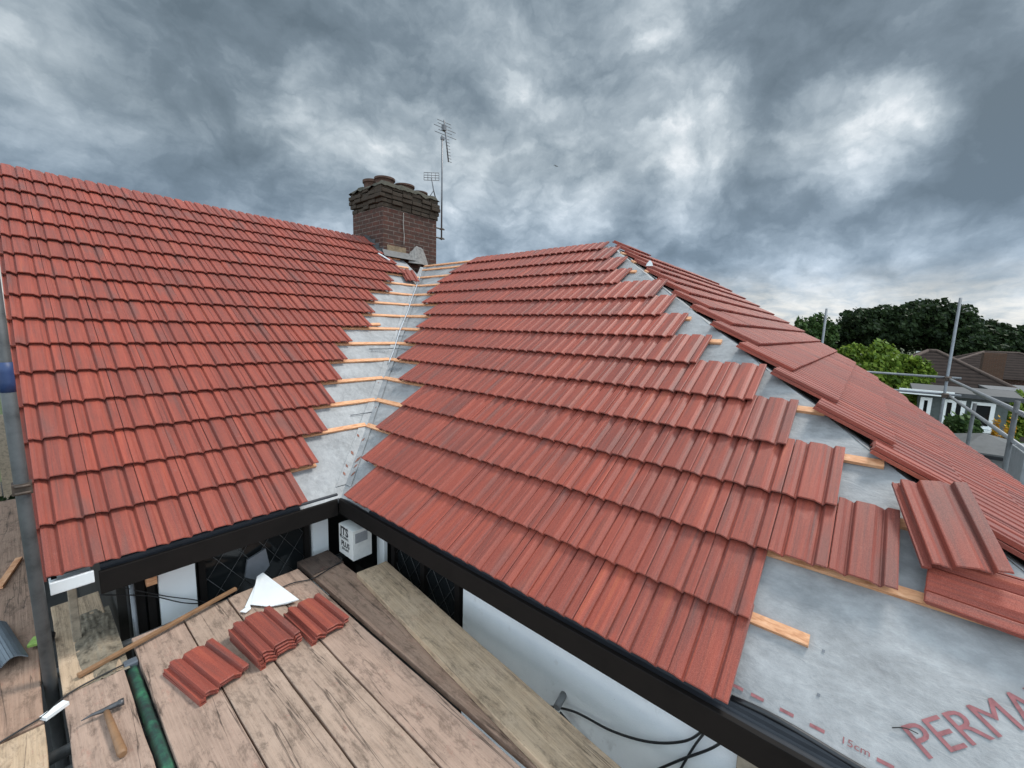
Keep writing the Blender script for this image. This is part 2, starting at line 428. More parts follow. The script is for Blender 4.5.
def hip_w(s):                               # hip on the middle slope, w = -y
    x = s*c_ - UO*s_; z = s*s_ + UO*c_
    y = (z - UO/cr_)/TR + Y0                # right underlay plane: z = (y-Y0)*TR + UO/cos
    return -y
sheet('underlay_corner', fL, -.005, .056, lambda s: -.27, valx, 8, 'corner of grey membrane left of the valley foot', step=.02)
sheet('roof_underlay', fL, .055, 5.10, lambda s: -1.47, lambda s: min(valx(s), 3.3) if s < 4.4 else 3.3, 1, 'grey membrane under the left slope, bare along the valley')
UM = sheet('roof_underlay', fM, .050, 4.41, lambda s: -valx(s), hip_w, 2, 'grey membrane with red printed lettering under the middle slope')
sheet('underlay_corner', fM, -.005, .10, lambda s: -valx(s), lambda s: .35, 7, 'corner of grey membrane dressed over the eaves at the valley foot', step=.02)
def hip_x_R(s):
    y = Y0 + s*cr_ - UO*sr_; z = s*sr_ + UO*cr_
    return (z - UO/c_)/(s_/c_)
sheet('roof_underlay', fR, .1, 4.76, hip_x_R, lambda s: max(hip_x_R(s)+.2, rbound(Y0+s*cr_)-.03), 3, 'grey membrane under the slope beyond the hip')

BROWNPRINT = simple('brown_print', (.24, .10, .07), .8, var=.5, scale=60)
# valley strip: a darker lapped membrane with brown printed diamonds
mb = MB()
for i in range(60):
    s = .10 + i*.073; 
    if s > 4.3: break
    s2 = s+.073
    for f, sg in ((fL, 1), (fM, -1)):
        a, b_ = valx(s), valx(s2)
        wd = .085+.012*noise.noise(Vector((s*3, 2, sg)))
        mb.quad(f((a-wd)*sg, s, UO+.006), f(a*sg, s, UO+.006), f(b_*sg, s2, UO+.006), f((b_-wd)*sg, s2, UO+.006))
vs = mb.build('valley_strip', UNDER, HOUSE)
for i, s in enumerate([.20, .27, .33, .39, .52, .57, .9, 1.25, 1.6]):
    for sg, f in ((1, fL), (-1, fM)):
        if (i+(sg > 0)) % 2 and i > 1: continue
        mb = MB(); w = valx(s)-.045-random.uniform(-.015, .015); r = random.uniform(.014, .032)*(1 if i < 6 else .4)
        mb.quad(f((w-r*.6)*sg, s, UO+.009), f((w)*sg, s-r*1.4, UO+.009), f((w+r*.7)*sg, s+r*.3, UO+.009), f((w+.1*r)*sg, s+r*1.5, UO+.009)); mb.build('printed_mark', BROWNPRINT, vs)
# lap lines of membrane crossing the valley
LAPM = simple('grey_lap_edge', (.09, .10, .12), .7)
for s, a, b_ in ((.83, .22, .0), (1.85, .35, .3), (2.6, .5, .2)):
    v = valx(s); mb = MB()
    mb.tube([fL(v-a, s+.004, UO+.006), fL(v-a*.5, s+.002, UO+.008), fL(v, s, UO+.012)], .0035, 6)
    if b_: mb.tube([fL(v, s, UO+.012), fM(-v, s, UO+.012), fM(-v+b_, s+.01, UO+.006)], .003, 6)
    mb.build('membrane_lap', LAPM, vs)
# pale cord lying in the valley
mb = MB(); cp = []
for i in range(30):
    s = 1.55+i*.085; cp.append(fL(valx(s)-.012+.02*noise.noise(Vector((s*2, 0, 3))), s, UO+.03+.012*math.sin(s*6)))
mb.tube(smooth_catmull(cp, 3), .006, 6)
tag(mb.build('cord', simple('pale_cord', (.5, .52, .55), .7)), 'thin pale cord lying along the upper roof valley', 'cord')

# ---- battens
def plank(mb, f, w0, w1, s, n0, wd=.044, th=.020, sk=0.):
    n = len(mb.v)
    for w, ss in ((w0, s), (w1, s+sk)):
        for a, e in ((-wd/2, n0-th), (wd/2, n0-th), (wd/2, n0), (-wd/2, n0)): mb.v.append(f(w, ss+a, e))
    for q in ((0, 1, 2, 3), (7, 6, 5, 4), (0, 4, 5, 1), (1, 5, 6, 2), (2, 6, 7, 3), (3, 7, 4, 0)): mb.face([n+i for i in q])
NB = -.0475
def batten(f, w0, w1, s, n0=NB, sk=0.):
    mb = MB(); plank(mb, f, w0, w1, s, n0, sk=sk); return mb.build('batten', BATTEN, HOUSE, bevel=.0015)
for k in range(16):
    s = k*G+.357
    v = s*c_+.02
    if s > 4.35: v = 3.0
    if k == 0: batten(fL, -1.45, -.02, s-.0)
    else: batten(fL, -1.45, min(v, 3.45) if k < 12 else 3.2, s, sk=random.uniform(-.006, .006))
mright = {0: 2.892, 1: None, 2: None}
for k in range(14):
    s = k*G+.357
    if s > 4.39: s = 4.375
    v = s*c_+.02
    hp = hip_w(s)
    w1 = {0: 2.892, 1: hp-.02, 2: 3.17, 3: 3.062, 4: 2.80}.get(k, hp-.07-random.uniform(0, .05))
    w0 = -v if k else -.02
    batten(fM, w0, w1, s, sk=(.0 if k != 1 else 0.))
# short batten offcut lying on the left slope battens (row seven)
mb = MB(); plank(mb, fL, 1.42, 1.62, 6*G+.40, NB+.024, sk=.02)
tag(mb.build('batten_offcut', BATTEN), 'short pine offcut resting on a batten left of the valley', 'offcut')
for j, s0, x0, xr in Rrows:
    s = s0+.335
    if s > 4.74 or j < -6: continue
    a = hip_x_R(s)
    batten(fR, a+.04+random.uniform(0, .05), max(a+.3, rbound(Y0+s*cr_)-.1), s)
# near-black strip painted in as the shadow gap under the right slope ends
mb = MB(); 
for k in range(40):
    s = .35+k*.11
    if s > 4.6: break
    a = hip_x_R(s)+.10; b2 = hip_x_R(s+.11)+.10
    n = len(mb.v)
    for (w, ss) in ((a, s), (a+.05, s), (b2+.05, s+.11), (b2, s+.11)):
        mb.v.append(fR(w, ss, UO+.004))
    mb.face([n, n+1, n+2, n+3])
mb.build('hip_shade_strip', simple('shade_black', (.012, .012, .012), .9), HOUSE)

# ---- printed lettering on the membrane
def um(px, py, n=-.062):
    nn = Vector((-s_, 0, c_)); d = ray(px, py); t = (n-nn.dot(CAM))/nn.dot(d); P = CAM+d*t
    return -P.y, (P.x+n*s_)/c_
mb = MB()
o0 = (3.207, .153); dx_ = (.7095, .7047); dy_ = (-.74, .62)
def tf(v):
    w = o0[0]+v.x*dx_[0]*.94+v.y*dy_[0]*.94; s = o0[1]+v.x*dx_[1]*.94+v.y*dy_[1]*.94
    return fM(w, s, und(w, s, 2)+.0035)
add_text(mb, 'PERMAVENT', .137, tf)
mb.build('printed_lettering', PRINT, UM)
def dash(w0, w1, s, h=.0055, nm='printed_dash', m=None):
    mb = MB(); n = len(mb.v)
    for w, ss in ((w0, s-h), (w1, s-h), (w1, s+h), (w0, s+h)): mb.v.append(fM(w, ss, und(w, ss, 2)+.004))
    mb.face([n, n+1, n+2, n+3]); mb.build(nm, m or PRINT, UM)
for w in (2.709-.02, 2.754, 2.843, 2.928, 3.098, 3.185, 3.27, 3.357, 3.44, 3.53, 3.62, 3.7): dash(w, w+.04, .090)
mb = MB(); add_text(mb, '15cm', .036, lambda v: fM(3.008+v.x*.95, .085+v.y*.8, und(3.0, .09, 2)+.004))
mb.build('printed_lettering', PRINT, UM)
for w, s in (um(822, 650), um(817, 694)):
    dash(w, w+.009, s, .005, 'printed_square', GREYPRINT)
mb = MB()   # small grey print along the valley
def gtext(body, f, w, s, ang, size, sg=1):
    ca, sa = math.cos(ang), math.sin(ang)
    add_text(mb, body, size, lambda v: f(w+(v.x*ca-v.y*sa), s+(v.x*sa+v.y*ca), UO+.011))
gtext('VENT', fM, -1.22, 1.44, R(8), .085)
gtext('PERMA', fM, -1.84, 2.07, R(10), .07)
gtext('AVENT', fL, 1.22, 1.80, R(-12), .06)
mb.build('printed_lettering', GREYPRINT, vs)
# staple / loose thread near the P
mb = MB(); p = [fM(*um(892, 728), UO+.007), fM(*um(905, 729), UO+.012), fM(*um(918, 734), UO+.007)]
mb.tube(smooth_catmull(p, 5), .0016, 6)
tag(mb.build('thread', RUBBER), 'thin dark thread at the first printed red letter', 'thread')

# ---- eaves: trays, fascias
mb = MB()
def eaves_profile(f, w0, w1, sgn=1):
    pr_ = [(.13, UO-.016), (.080, UO-.012), (.050, UO-.002), (.042, UO+.008), (.030, UO+.008), (.020, UO-.002), (.012, UO-.004), (.0, UO+.000), (-.030, UO+.006), (-.040, UO-.002), (-.038, UO-.022), (-.030, UO-.022), (-.026, UO-.008), (.0, UO-.014), (.16, UO-.02)]
    n = len(mb.v); k = len(pr_)
    for w in (w0, w1):
        for s, e in pr_: mb.v.append(f(w, s, e))
    for i in range(k):
        j = (i+1) % k; mb.face([n+i, n+j, n+k+j, n+k+i])
    mb.face([n+i for i in range(k)]); mb.face([n+k+i for i in range(k)][::-1])
eaves_profile(fM, -.02, 4.4)
mb.build('eaves_tray', SLATEPL, HOUSE)
mb = MB(); eaves_profile(fL, -1.30, .02); mb.build('eaves_tray', SLATEPL, HOUSE)
# glossy rolled edge on the bare part of the tray
mb = MB(); rp = [fM(2.70+i*.05, .046+.008*math.sin(i*.55), UO+.008+.003*math.sin(i*.9)) for i in range(32)]
mb.tube(rp, .011, 8)
mb.build('tray_roll', GLOSSBLACK, HOUSE)
mb = MB()
mb.box((.010, -2.19, -.105), (.024, 4.38, .115)); mb.build('fascia', BLACKP, HOUSE, bevel=.003)
mb = MB()
mb.box((-.66, .010, -.112), (1.30, .024, .125)); mb.build('fascia', BLACKP, HOUSE, bevel=.003)
mb = MB(); mb.box((-1.405, .006, -.062), (.155, .02, .06)); mb.box((-1.405, .10, -.093), (.155, .2, .006))
tag(mb.build('fascia_end', WHITEPL, HOUSE, bevel=.002), 'white plastic end board under the left verge')
mb = MB()   # soffits
mb.box((.14, -2.12, -.158), (.23, 4.5, .012)); mb.box((-.60, .15, -.168), (1.24, .25, .012))
mb.build('soffit', BLACKP, HOUSE)
mb = MB()   # verge undercloak and bargeboard on the left gable
mb.prism([fL(-1.475, .03, UO-.006), fL(-1.475, 5.08, UO-.006), fL(-1.475, 5.08, UO-.12), fL(-1.475, .1, UO-.10)], (.02, 0, 0))
mb.build('bargeboard', BLACKP, HOUSE)

# ---- walls
GZ = -2.6
mb = MB()
mb.box((.31, -1.91, (-.165+GZ)/2), (.10, 1.62, -.165-GZ))
wl = mb.build('wall', RENDER, HOUSE)
mb = MB(); mb.box((.31, -.415, (-.78+GZ)/2), (.10, 1.31, -.78-GZ)); mb.build('wall', VOID, HOUSE)
mb = MB(); mb.box((-.45, .31, (-.95+GZ)/2), (1.5, .10, -.95-GZ)); mb.build('wall', VOID, HOUSE)
mb = MB(); mb.box((-.98, .33, -.55), (.40, .10, .80)); mb.build('wall', VOID, HOUSE)
mb = MB(); mb.box((-1.17, 2.4, (-.2+GZ)/2), (.1, 4.0, -.2-GZ))
mb.prism([(-1.22, .36, -.2), (-1.22, 4.27, -.2), (-1.22, 4.27, 2.70), (-1.22, .36, .10)], (.1, 0, 0))
tag(mb.build('wall', simple('dark_gable_brown', (.03, .026, .022), .9), HOUSE), 'dark gable wall under the left verge')  # gable wall in one even near-black brown
mb = MB(); mb.box((.285, -2.765, (-.165+GZ)/2), (.14, .09, -.165-GZ)); mb.build('corner_post', CREAMPOST, HOUSE, bevel=.004)
mb = MB(); mb.box((.33, -3.5, (-.165+GZ)/2), (.1, 1.38, -.165-GZ)); mb.build('wall', simple('grey_block', (.13, .13, .13), .9, var=.4, scale=14), HOUSE)
mb = MB()  # near-black block put in as the darkness behind glass
mb.box((.9, .9, -1.4), (.9, .9, 2.3)); mb.build('inner_dark_block', VOID, HOUSE)
# back slopes and right underside so that the roof closes
mb = MB()
pk = Vector((3.69, -.22, 2.40)); 
mb.quad((-1.45, 4.25, 2.76), (3.3, 4.25, 2.76), (3.3, 7.8, .3), (-1.45, 7.8, .3))
mb.quad((3.70, 3.9, 2.385), (3.70, -.2, 2.385), (6.2, -.2, .7), (6.2, 3.9, .7))
mb.quad((3.70, -.22, 2.385), (7.8, -.22, 2.385), (7.8, 3.4, .3), (3.7, 3.4, .3))
mb.quad((3.3, 4.25, 2.76), (3.75, 3.75, 2.42), (6.2, 6.5, .5), (3.3, 7.8, .3))
tag(mb.build('rear_slope', simple('old_brown_tiles', (.14, .06, .045), .8), HOUSE), 'rear roof slopes behind the ridges')
mb = MB()
edge = [(x, y) for y, x in RB[1:]]
for (x1, y1), (x2, y2) in zip(edge, edge[1:]):
    z1 = (y1-Y0)*TR-.10; z2 = (y2-Y0)*TR-.10
    mb.quad((x1-.05, y1, z1), (x2-.05, y2, z2), (x2-.05, y2, GZ), (x1-.05, y1, GZ))
mb.quad((7.7, -1.9, 1.3), (7.7, 3.4, .3), (7.7, 3.4, GZ), (7.7, -1.9, GZ))
tag(mb.build('wall', RENDER, HOUSE), 'far end wall under the right slope')

# ---- windows
def window_x(y0, y1, z0, z1, X, nm):
    fr = MB(); t = .045
    for yy in (y0+t/2, (y0+y1)/2, y1-t/2): fr.box((X, yy, (z0+z1)/2), (.05, t, z1-z0))
    for zz in (z0+t/2, z1-t/2): fr.box((X, (y0+y1)/2, zz), (.046, y1-y0-2*t, t))
    w = fr.build('window', BLACKP, HOUSE, bevel=.003)
    g = MB(); g.box((X+.012, (y0+y1)/2, (z0+z1)/2), (.006, y1-y0-.02, z1-z0-.02)); g.build('pane', GLASS, w)
    b_ = MB(); st = .13
    yy = y0-1.0
    while yy < y1+1:
        for d in (1, -1):
            pts = []
            for i in range(41):
                a = yy + d*(i/40)*1.0*(z1-z0)*.7; zz = z0+(z1-z0)*i/40
                if y0 < a < y1: pts.append((X-.002, a, zz))
            if len(pts) > 2: b_.tube([pts[0], pts[-1]], .0022, 5)
        yy += st
    b_.build('lattice', simple('lead_came', (.07, .07, .07), .5, .4), w)
    c = MB(); c.box((X-.03, (y0+y1)/2, z0-.015), (.12, y1-y0, .03)); c.build('sill', BLACKP, w)
def window_y(x0, x1, z0, z1, Y):
    fr = MB(); t = .04
    for xx in (x0+t/2, x1-t/2): fr.box((xx, Y, (z0+z1)/2), (t, .05, z1-z0))
    for zz in (z0+t/2, z1-t/2): fr.box(((x0+x1)/2, Y, zz), (x1-x0-2*t, .046, t))
    w = fr.build('window', BLACKP, HOUSE, bevel=.003)
    g = MB(); g.box(((x0+x1)/2, Y+.012, (z0+z1)/2), (x1-x0-.02, .006, z1-z0-.02)); g.build('pane', GLASS, w)
    if x1-x0 < .2: return
    b_ = MB(); xx = x0-1.
    while xx < x1+1:
        for d in (1, -1):
            pts = [(xx+d*(i/40)*(z1-z0)*.7, Y-.002, z0+(z1-z0)*i/40) for i in range(41)]
            pts = [p for p in pts if x0 < p[0] < x1]
            if len(pts) > 2: b_.tube([pts[0], pts[-1]], .0022, 5)
        xx += .14
    b_.build('lattice', simple('lead_came', (.10, .10, .10), .5, .4), w)
window_x(-1.07, -.30, -.78, -.165, .275, 0)
window_y(-.84, -.12, -.95, -.175, .27)
window_y(-1.15, -1.06, -.95, -.175, .27)
# white wall panels between the openings
mb = MB(); mb.box((-.955, .228, -.56), (.185, .03, .76)); wp = mb.build('wall_panel', WHITEPL, HOUSE, bevel=.002)
mb = MB(); mb.box((-.05, .228, -.56), (.125, .03, .76)); mb.build('wall_panel', WHITEPL, HOUSE, bevel=.002)
mb = MB(); mb.box((.238, -.20, -.56), (.03, .10, .76)); mb.build('wall_panel', WHITEPL, HOUSE, bevel=.002)
mb = MB(); mb.box((-1.08, .215, -.27), (.05, .04, .10)); mb.build('timber_block', BATTEN, HOUSE)
mb = MB(); mb.tube([(-1.17, .2, -.25), (-1.165, .2, -1.2)], .012, 8); mb.build('pipe', GALV, HOUSE)
mb = MB(); mb.prism([(-.56, .235, -.40), (-.44, .235, -.36), (-.42, .235, -.50), (-.50, .235, -.58), (-.58, .235, -.52)], (0, .02, 0))
tag(mb.build('window_sticker', simple('grey_film', (.17, .18, .20), .4), HOUSE), 'grey patch of film on the dark window')
# overflow pipe
mb = MB(); a = Vector(atx(564, 694, .262)); mb.tube([a, a+Vector((-.085, -.01, -.012))], .019, 14); mb.build('overflow_pipe', PVCPIPE, HOUSE)

# ------------------------------------------------------------------ chimney
def chimney():
    ch = MB(); x0, x1, y0, y1 = 2.87, 4.08, 3.80, 4.80
    def ring(mb_, a, b_, c, d, z0, z1):
        mb_.box(((a+b_)/2, (c+d)/2, (z0+z1)/2), (b_-a, d-c, z1-z0))
    ring(ch, x0, x1, y0, y1, 1.9, 3.33)
    o = ch.build('chimney', BRICK, HOUSE, bevel=.006)
    rgb = random.Random(5)
    cb = MB(); zz = 3.332
    for w in (.012, .03, .05, .045, .02):
        for (ax, fixed, a0, a1) in (('x', y0-w, x0-w, x1+w), ('x', y1+w, x0-w, x1+w), ('y', x0-w, y0-w, y1+w), ('y', x1+w, y0-w, y1+w)):
            L_ = a1-a0; n = max(1, round(L_/.222)); st_ = L_/n; off = 0
            for k in range(n):
                if rgb.random() < .02 and w > .04: continue
                c = a0+st_*(k+.5); jj = rgb.uniform(-.022, .018); dz = rgb.uniform(-.008, .008)
                sg = 1 if fixed < (y0+.2 if ax == 'x' else x0+.2) else -1
                rt = Matrix.Rotation(rgb.uniform(-.05, .05), 3, 'Z')
                if ax == 'x': cb.box((c, fixed+sg*.05+jj, zz+.033+dz), (st_-.008, .10, .066), rt)
                else: cb.box((fixed+sg*.05+jj, c, zz+.033+dz), (.10, st_-.21 if k in (0, n-1) and False else st_-.008, .066), rt)
        cb.box(((x0+x1)/2, (y0+y1)/2, zz+.036), (x1-x0+2*w-.05, y1-y0+2*w-.05, .0735))
        zz += .0745
    cb.build('corbelled_top', BRICKDARK, o, bevel=.008)
    # moss and mortar flaunching: uneven lump on the top
    fl = MB(); nx, ny = 22, 18
    for i in range(nx+1):
        for j in range(ny+1):
            u, v = i/nx, j/ny; ed = min(u, 1-u, v, 1-v)
            fl.v.append(Vector((x0-.05+u*(x1-x0+.10), y0-.05+v*(y1-y0+.10), 3.685+min(ed*1.5, .10)+.05*noise.noise(Vector((u*9, v*9, 1))))))
    for i in range(nx):
        for j in range(ny):
            a = i*(ny+1)+j; fl.face([a, a+ny+1, a+ny+2, a+1], smooth=True)
    fl.build('mortar_flaunching', simple('mossy_mortar', (.045, .040, .027), .95, var=.6, scale=20, bstr=1), o)
    for (px_, py_, r, h) in ((3.09, 4.06, .165, .17), (3.14, 4.52, .17, .22), (3.50, 4.04, .17, .15), (3.86, 4.05, .14, .12)):
        p = MB(); seg = 24
        pr_ = [(r, 3.70), (r*.97, 3.72+h*.5), (r*1.0, 3.72+h*.75), (r*1.12, 3.72+h*.8), (r*1.12, 3.72+h), (r*.88, 3.72+h), (r*.84, 3.75)]
        for rr, z in pr_:
            for k in range(seg):
                a = 2*math.pi*k/seg; p.v.append(Vector((px_+rr*math.cos(a), py_+rr*math.sin(a), z)))
        for i in range(len(pr_)-1):
            for k in range(seg):
                a = i*seg+k; b_ = i*seg+(k+1) % seg; p.face([a, b_, b_+seg, a+seg], smooth=(i not in (2, 3, 4)))
        n = len(p.v); p.face([6*seg+k for k in range(seg)])
        p.build('chimney_pot', CLAY, o)
    # lead flashings: apron folded up the front and steps on the left face
    a = MB()
    for i in range(3):
        yy = 3.80+i*.13; zz = yy/c_*s_+.02
        a.box((x0-.004-.0006*i, yy+.05, zz+.015), (.006, .13, .08))
    a.quad((x0-.10, 3.74, 2.515), (x0+.02, 3.74, 2.515), (x0+.02, 4.28, 2.885), (x0-.10, 4.28, 2.885))
    a.quad((x0-.06, 3.66, 2.47), (3.62, 3.66, 2.47), (3.62, 3.792, 2.60), (x0-.02, 3.792, 2.60))
    a.build('lead_flashing', LEAD, o)
    # big curled lead flap at the back gutter corner
    b_ = MB(); base = Vector((3.34, 3.74, 2.40))
    rows = []
    for i in range(9):
        t = i/8; rows.append([base+Vector((.46*t, -.05-.05*math.sin(t*3.1), .02+.0*t)), base+Vector((.04+.38*t, .02, .16+.20*math.sin(t*2.6)+.015*math.sin(t*17)))])
    for i in range(8): b_.quad(rows[i][0], rows[i+1][0], rows[i+1][1], rows[i][1])
    sd = b_.build('lead_flap', simple('mottled_lead', (.20, .19, .18), .8, var=.5, scale=18, bstr=.5), o)
    sm = sd.modifiers.new('solid', 'SOLIDIFY'); sm.thickness = .006
    w = MB()
    w.prism([fL(2.66, 4.39, .03), fL(2.69, 4.42, .03), fL(2.85, 4.28, .0), fL(2.83, 4.25, .0)], (0, 0, .01))
    w.build('bright_lead_scrap', simple('highlight_lead', (.6, .62, .65), .35, .3), o)  # lead scrap with its highlight put into the pale colour
    bp = MB(); bp.box((3.15, 3.795, 2.62), (.40, .012, .14)); bp.build('mortar_patch', simple('yellow_old_mortar', (.22, .16, .10), .95, var=.5, scale=20, bstr=.6), o)
    cb_ = MB(); cb_.tube(smooth_catmull([(3.30, 3.788, 3.30), (3.29, 3.785, 3.1), (3.31, 3.788, 2.9), (3.30, 3.785, 2.75)], 5), .006, 6)
    cb_.build('cable', simple('pale_cable', (.35, .33, .30), .6), o)
chimney()

# ------------------------------------------------------------------ television aerials
def aerial():
    c = Vector((4.20, 3.86, 0)); zb = aty(437, 240, c.y)
    bx = aty(441.5, 238, c.y).x
    zt = aty(444, 121, c.y).z; zk = aty(441.5, 240, c.y).z
    m = empty('tv_aerial', 'tall mast aerial with a long yagi array strapped to the chimney side', 'aerial', (bx, c.y, zk))
    def put(mb, name, mt): 
        o = mb.build(name, mt, m)
        for v in o.data.vertices: v.co -= Vector(m.location)
        return o
    AL = simple('grey_aluminium', (.16, .16, .17), .45, .6, var=.3)
    mb = MB(); zm = aty(441, 135, c.y).z
    mb.tube([(bx, c.y, zk), (bx, c.y, zm)], .016, 8); put(mb, 'mast', AL)
    mb = MB()
    for z in (aty(441, 229, c.y).z, aty(441, 238, c.y).z-.01):
        mb = MB(); mb.box((bx-.06, c.y+.0, z), (.26, .03, .02)); mb.box((bx, c.y, z+.001), (.06, .06, .03)); put(mb, 'wall_bracket', COUPLER)
    mb = MB(); t = Vector((bx+.06, c.y, zm-.02))
    top = Vector(aty(444, 120, c.y)); low = Vector(aty(448.5, 162, c.y))
    mb.tube([top, low], .013, 8); mb.box(Vector(aty(444, 128, c.y)), (.07, .07, .10)); mb.box((bx+.01, c.y, zm-.05), (.07, .05, .05))
    put(mb, 'boom', AL)
    mb = MB()
    for i in range(13):
        p = top.lerp(low, .05+i*.078); ln = (.16 if i > 4 else .34)
        a = Vector((.93, -.1, .0))*ln*.5
        if i in (2, 4): a = a*1.6
        mb.tube([p-a*(.25 if i > 4 else 1), p+a], .006, 5)
    put(mb, 'element', AL)
    sm = empty('tv_aerial', 'small grid aerial on a bent arm above the chimney pots', 'aerial', (4.05, 3.95, 3.80))
    def put2(mb, name, mt):
        o = mb.build(name, mt, sm)
        for v in o.data.vertices: v.co -= Vector(sm.location)
        return o
    Y = 3.95
    mb = MB(); mb.tube([aty(436, 200, Y), aty(433.5, 190, Y), aty(431.5, 178, Y)], .012, 6); mb.tube([aty(434, 190, Y), aty(430, 196, Y)], .008, 6); put2(mb, 'arm', AL)
    mb = MB(); a, b_, c2, d = [Vector(aty(*p, Y)) for p in ((424, 172.5), (439, 173), (439, 180.5), (424, 180))]
    for i in range(4): mb.tube([a.lerp(d, i/3), b_.lerp(c2, i/3)], .006, 5)
    for i in range(5): mb.tube([a.lerp(b_, i/4), d.lerp(c2, i/4)], .005, 5)
    put2(mb, 'grid_reflector', AL)
aerial()

# ------------------------------------------------------------------ loose tiles
def tile_mesh(seed):
    random.seed(seed); mb = MB()
    add_tile(mb, lambda w, s, n: Vector((w, s, n)), *((-W*.46, -.175) if seed % 8 else (-W/2, -TL/2)), uhi=.985 if seed % 8 == 0 else .93, vhi=TL if seed % 8 == 0 else .35, strip=True, jit=0., drop=0.)
    nh = len(mb.v)
    for ux in (.45,):      # nail hole near the head
        pass
    me = mb.build('roof_tile', TILE); COL.objects.unlink(me); return me
_t = [tile_mesh(i) for i in (0, 1, 2, 3, 4, 5, 6, 7, 8, 16)]
def loose_tile(i, M, label, group=None):
    o = _t[i].copy(); COL.objects.link(o); o.matrix_world = M
    return tag(o, label, 'roof tile', group)
def mtx(o, x, y):
    x = Vector(x).normalized(); z = x.cross(Vector(y)).normalized(); y = z.cross(x)
    m = Matrix((x, y, z)).transposed().to_4x4(); m.translation = Vector(o); return m
def on_M(w, s, n, ang, tiltv=0.):
    ca, sa = math.cos(ang), math.sin(ang)
    O = fM(w, s, n); X = fM(w+ca, s+sa, n)-O; Y = fM(w-sa, s+ca, n+tiltv)-O
    return mtx(O, X, Y)
loose_tile(0, on_M(3.262, .985, .036, R(14), -.02), 'loose red tile lying askew on the hip, overlapping a sideways tile')
loose_tile(8, on_M(3.40, .728, -.014, R(-94)), 'loose red tile turned sideways on the batten at the right edge')
loose_tile(9, mtx(fL(2.98, 3.80, .005), fL(3.9, 3.55, .1)-fL(2.98, 3.80, .0), fL(3.30, 4.8, .0)-fL(2.98, 3.80, .0)), 'single red tile hanging loose at the top of the valley below the chimney')
def on_board(px, py, z, ang):
    p = atz(px, py, z); ca, sa = math.cos(ang), math.sin(ang)
    return Matrix.Translation(p) @ Matrix.Rotation(ang, 4, 'Z')
BZ = -.5
p1 = atz(208, 664, -.45)
ords = ['bottom', 'middle', 'top']
for i in range(2):
    M = Matrix.Translation((p1.x+.004*i, p1.y-.003*i, BZ+.024+i*.0175)) @ Matrix.Rotation(R(12-1.0*i), 4, 'Z')
    loose_tile(1+i, M, 'plain red tile in the leftmost pile on the scaffold boards, %s of two' % ('lower', 'upper')[i], 'red tiles piled on the scaffold boards')
p2 = atz(267, 627, -.41); nn = ['lowest', 'second from bottom', 'second from top', 'topmost']
for i in range(4):
    M = Matrix.Translation((p2.x+random.uniform(-.006, .006), p2.y+random.uniform(-.006, .006), BZ+.024+i*.0175)) @ Matrix.Rotation(R(6-.5*i), 4, 'Z')
    loose_tile(4+i, M, 'red tile in the tallest pile on the scaffold boards, %s' % nn[i], 'red tiles piled on the scaffold boards')
p3 = atz(318, 613, -.45)
for i in range(2):
    M = Matrix.Translation((p3.x, p3.y, BZ+.024+i*.0175)) @ Matrix.Rotation(R(1+1.5*i), 4, 'Z') @ Matrix.Rotation(R(0), 4, 'Y')
    loose_tile(2+i, M, 'dark streaked red tile right of the tallest pile, %s of two' % ('lower', 'upper')[i], 'red tiles piled on the scaffold boards')
random.seed(11)
for o in _t: bpy.data.objects.remove(o)

# ------------------------------------------------------------------ scaffold boards
def board(x0, x1, y0, y1, mi, label, z=BZ, rot=0., th=.038, name='scaffold_board', bow=0.):
    w = x1-x0; ln = y1-y0; mb = MB(); nx, ny = 3, 24
    # one bevelled plank with a slightly uneven, worn outline
    for t in (0, 1):
        for j in range(ny+1):
            for i in range(nx+1):
                x = -w/2+w*i/nx; y = -ln/2+ln*j/ny
                if i in (0, nx): x += (.0035*noise.noise(Vector((y*5, i, x0*3))))
                if j in (0, ny): y += .006*noise.noise(Vector((x*14, j, x0*5)))
                zz = (0 if t else -th) + .0015*noise.noise(Vector((x*6, y*3, x0)))
                mb.v.append(Vector((x, y, zz)))
    K = (nx+1)*(ny+1)
    for j in range(ny):
        for i in range(nx):
            a = j*(nx+1)+i; mb.face([K+a, K+a+1, K+a+nx+2, K+a+nx+1]); mb.face([a+nx+1, a+nx+2, a+1, a])
    for j in range(ny):
        a = j*(nx+1); mb.face([a, K+a, K+a+nx+1, a+nx+1]); a += nx; mb.face([a+nx+1, K+a+nx+1, K+a, a])
    for i in range(nx):
        a = i; mb.face([a+1, K+a+1, K+a, a]); a = ny*(nx+1)+i; mb.face([a, K+a, K+a+1, a+1])
    o = mb.build(name, BOARD[mi], bevel=.004)
    o.location = ((x0+x1)/2, (y0+y1)/2, z); o.rotation_euler = (0, 0, rot)
    return tag(o, label, 'scaffold board', 'scaffold boards laid as a platform')
board(-1.485, -1.272, -3.4, -.222, 1, 'scaffold board with the hammer lying on it')
board(-1.485, -1.275, -.215, .72, 2, 'pale sandy scaffold board running under the left verge, with mortar on it')
board(-1.212, -.985, -3.4, .02, 1, 'scaffold board right of the green tube, under the leftmost tile pile')
board(-.978, -.752, -3.4, .03, 0, 'scaffold board with red handprint smears, under the tallest tile pile')
board(-.742, -.524, -3.4, .04, 0, 'scaffold board just left of the streaked tile pair', )
board(-.516, -.300, -3.4, .05, 1, 'pinkish scaffold board left of the dark slot, under the streaked tiles')
board(-.268, -.045, -3.4, -.115, 3, 'brown scaffold board between the dark slot and the raised pale board')
board(-.268, -.030, -.105, .14, 4, 'short rotten dark board in the corner under the white carton')
BW = board(-.115, .115, -1.35, 1.35, 2, 'raised pale scaffold board lying askew along the white wall', z=BZ+.040)
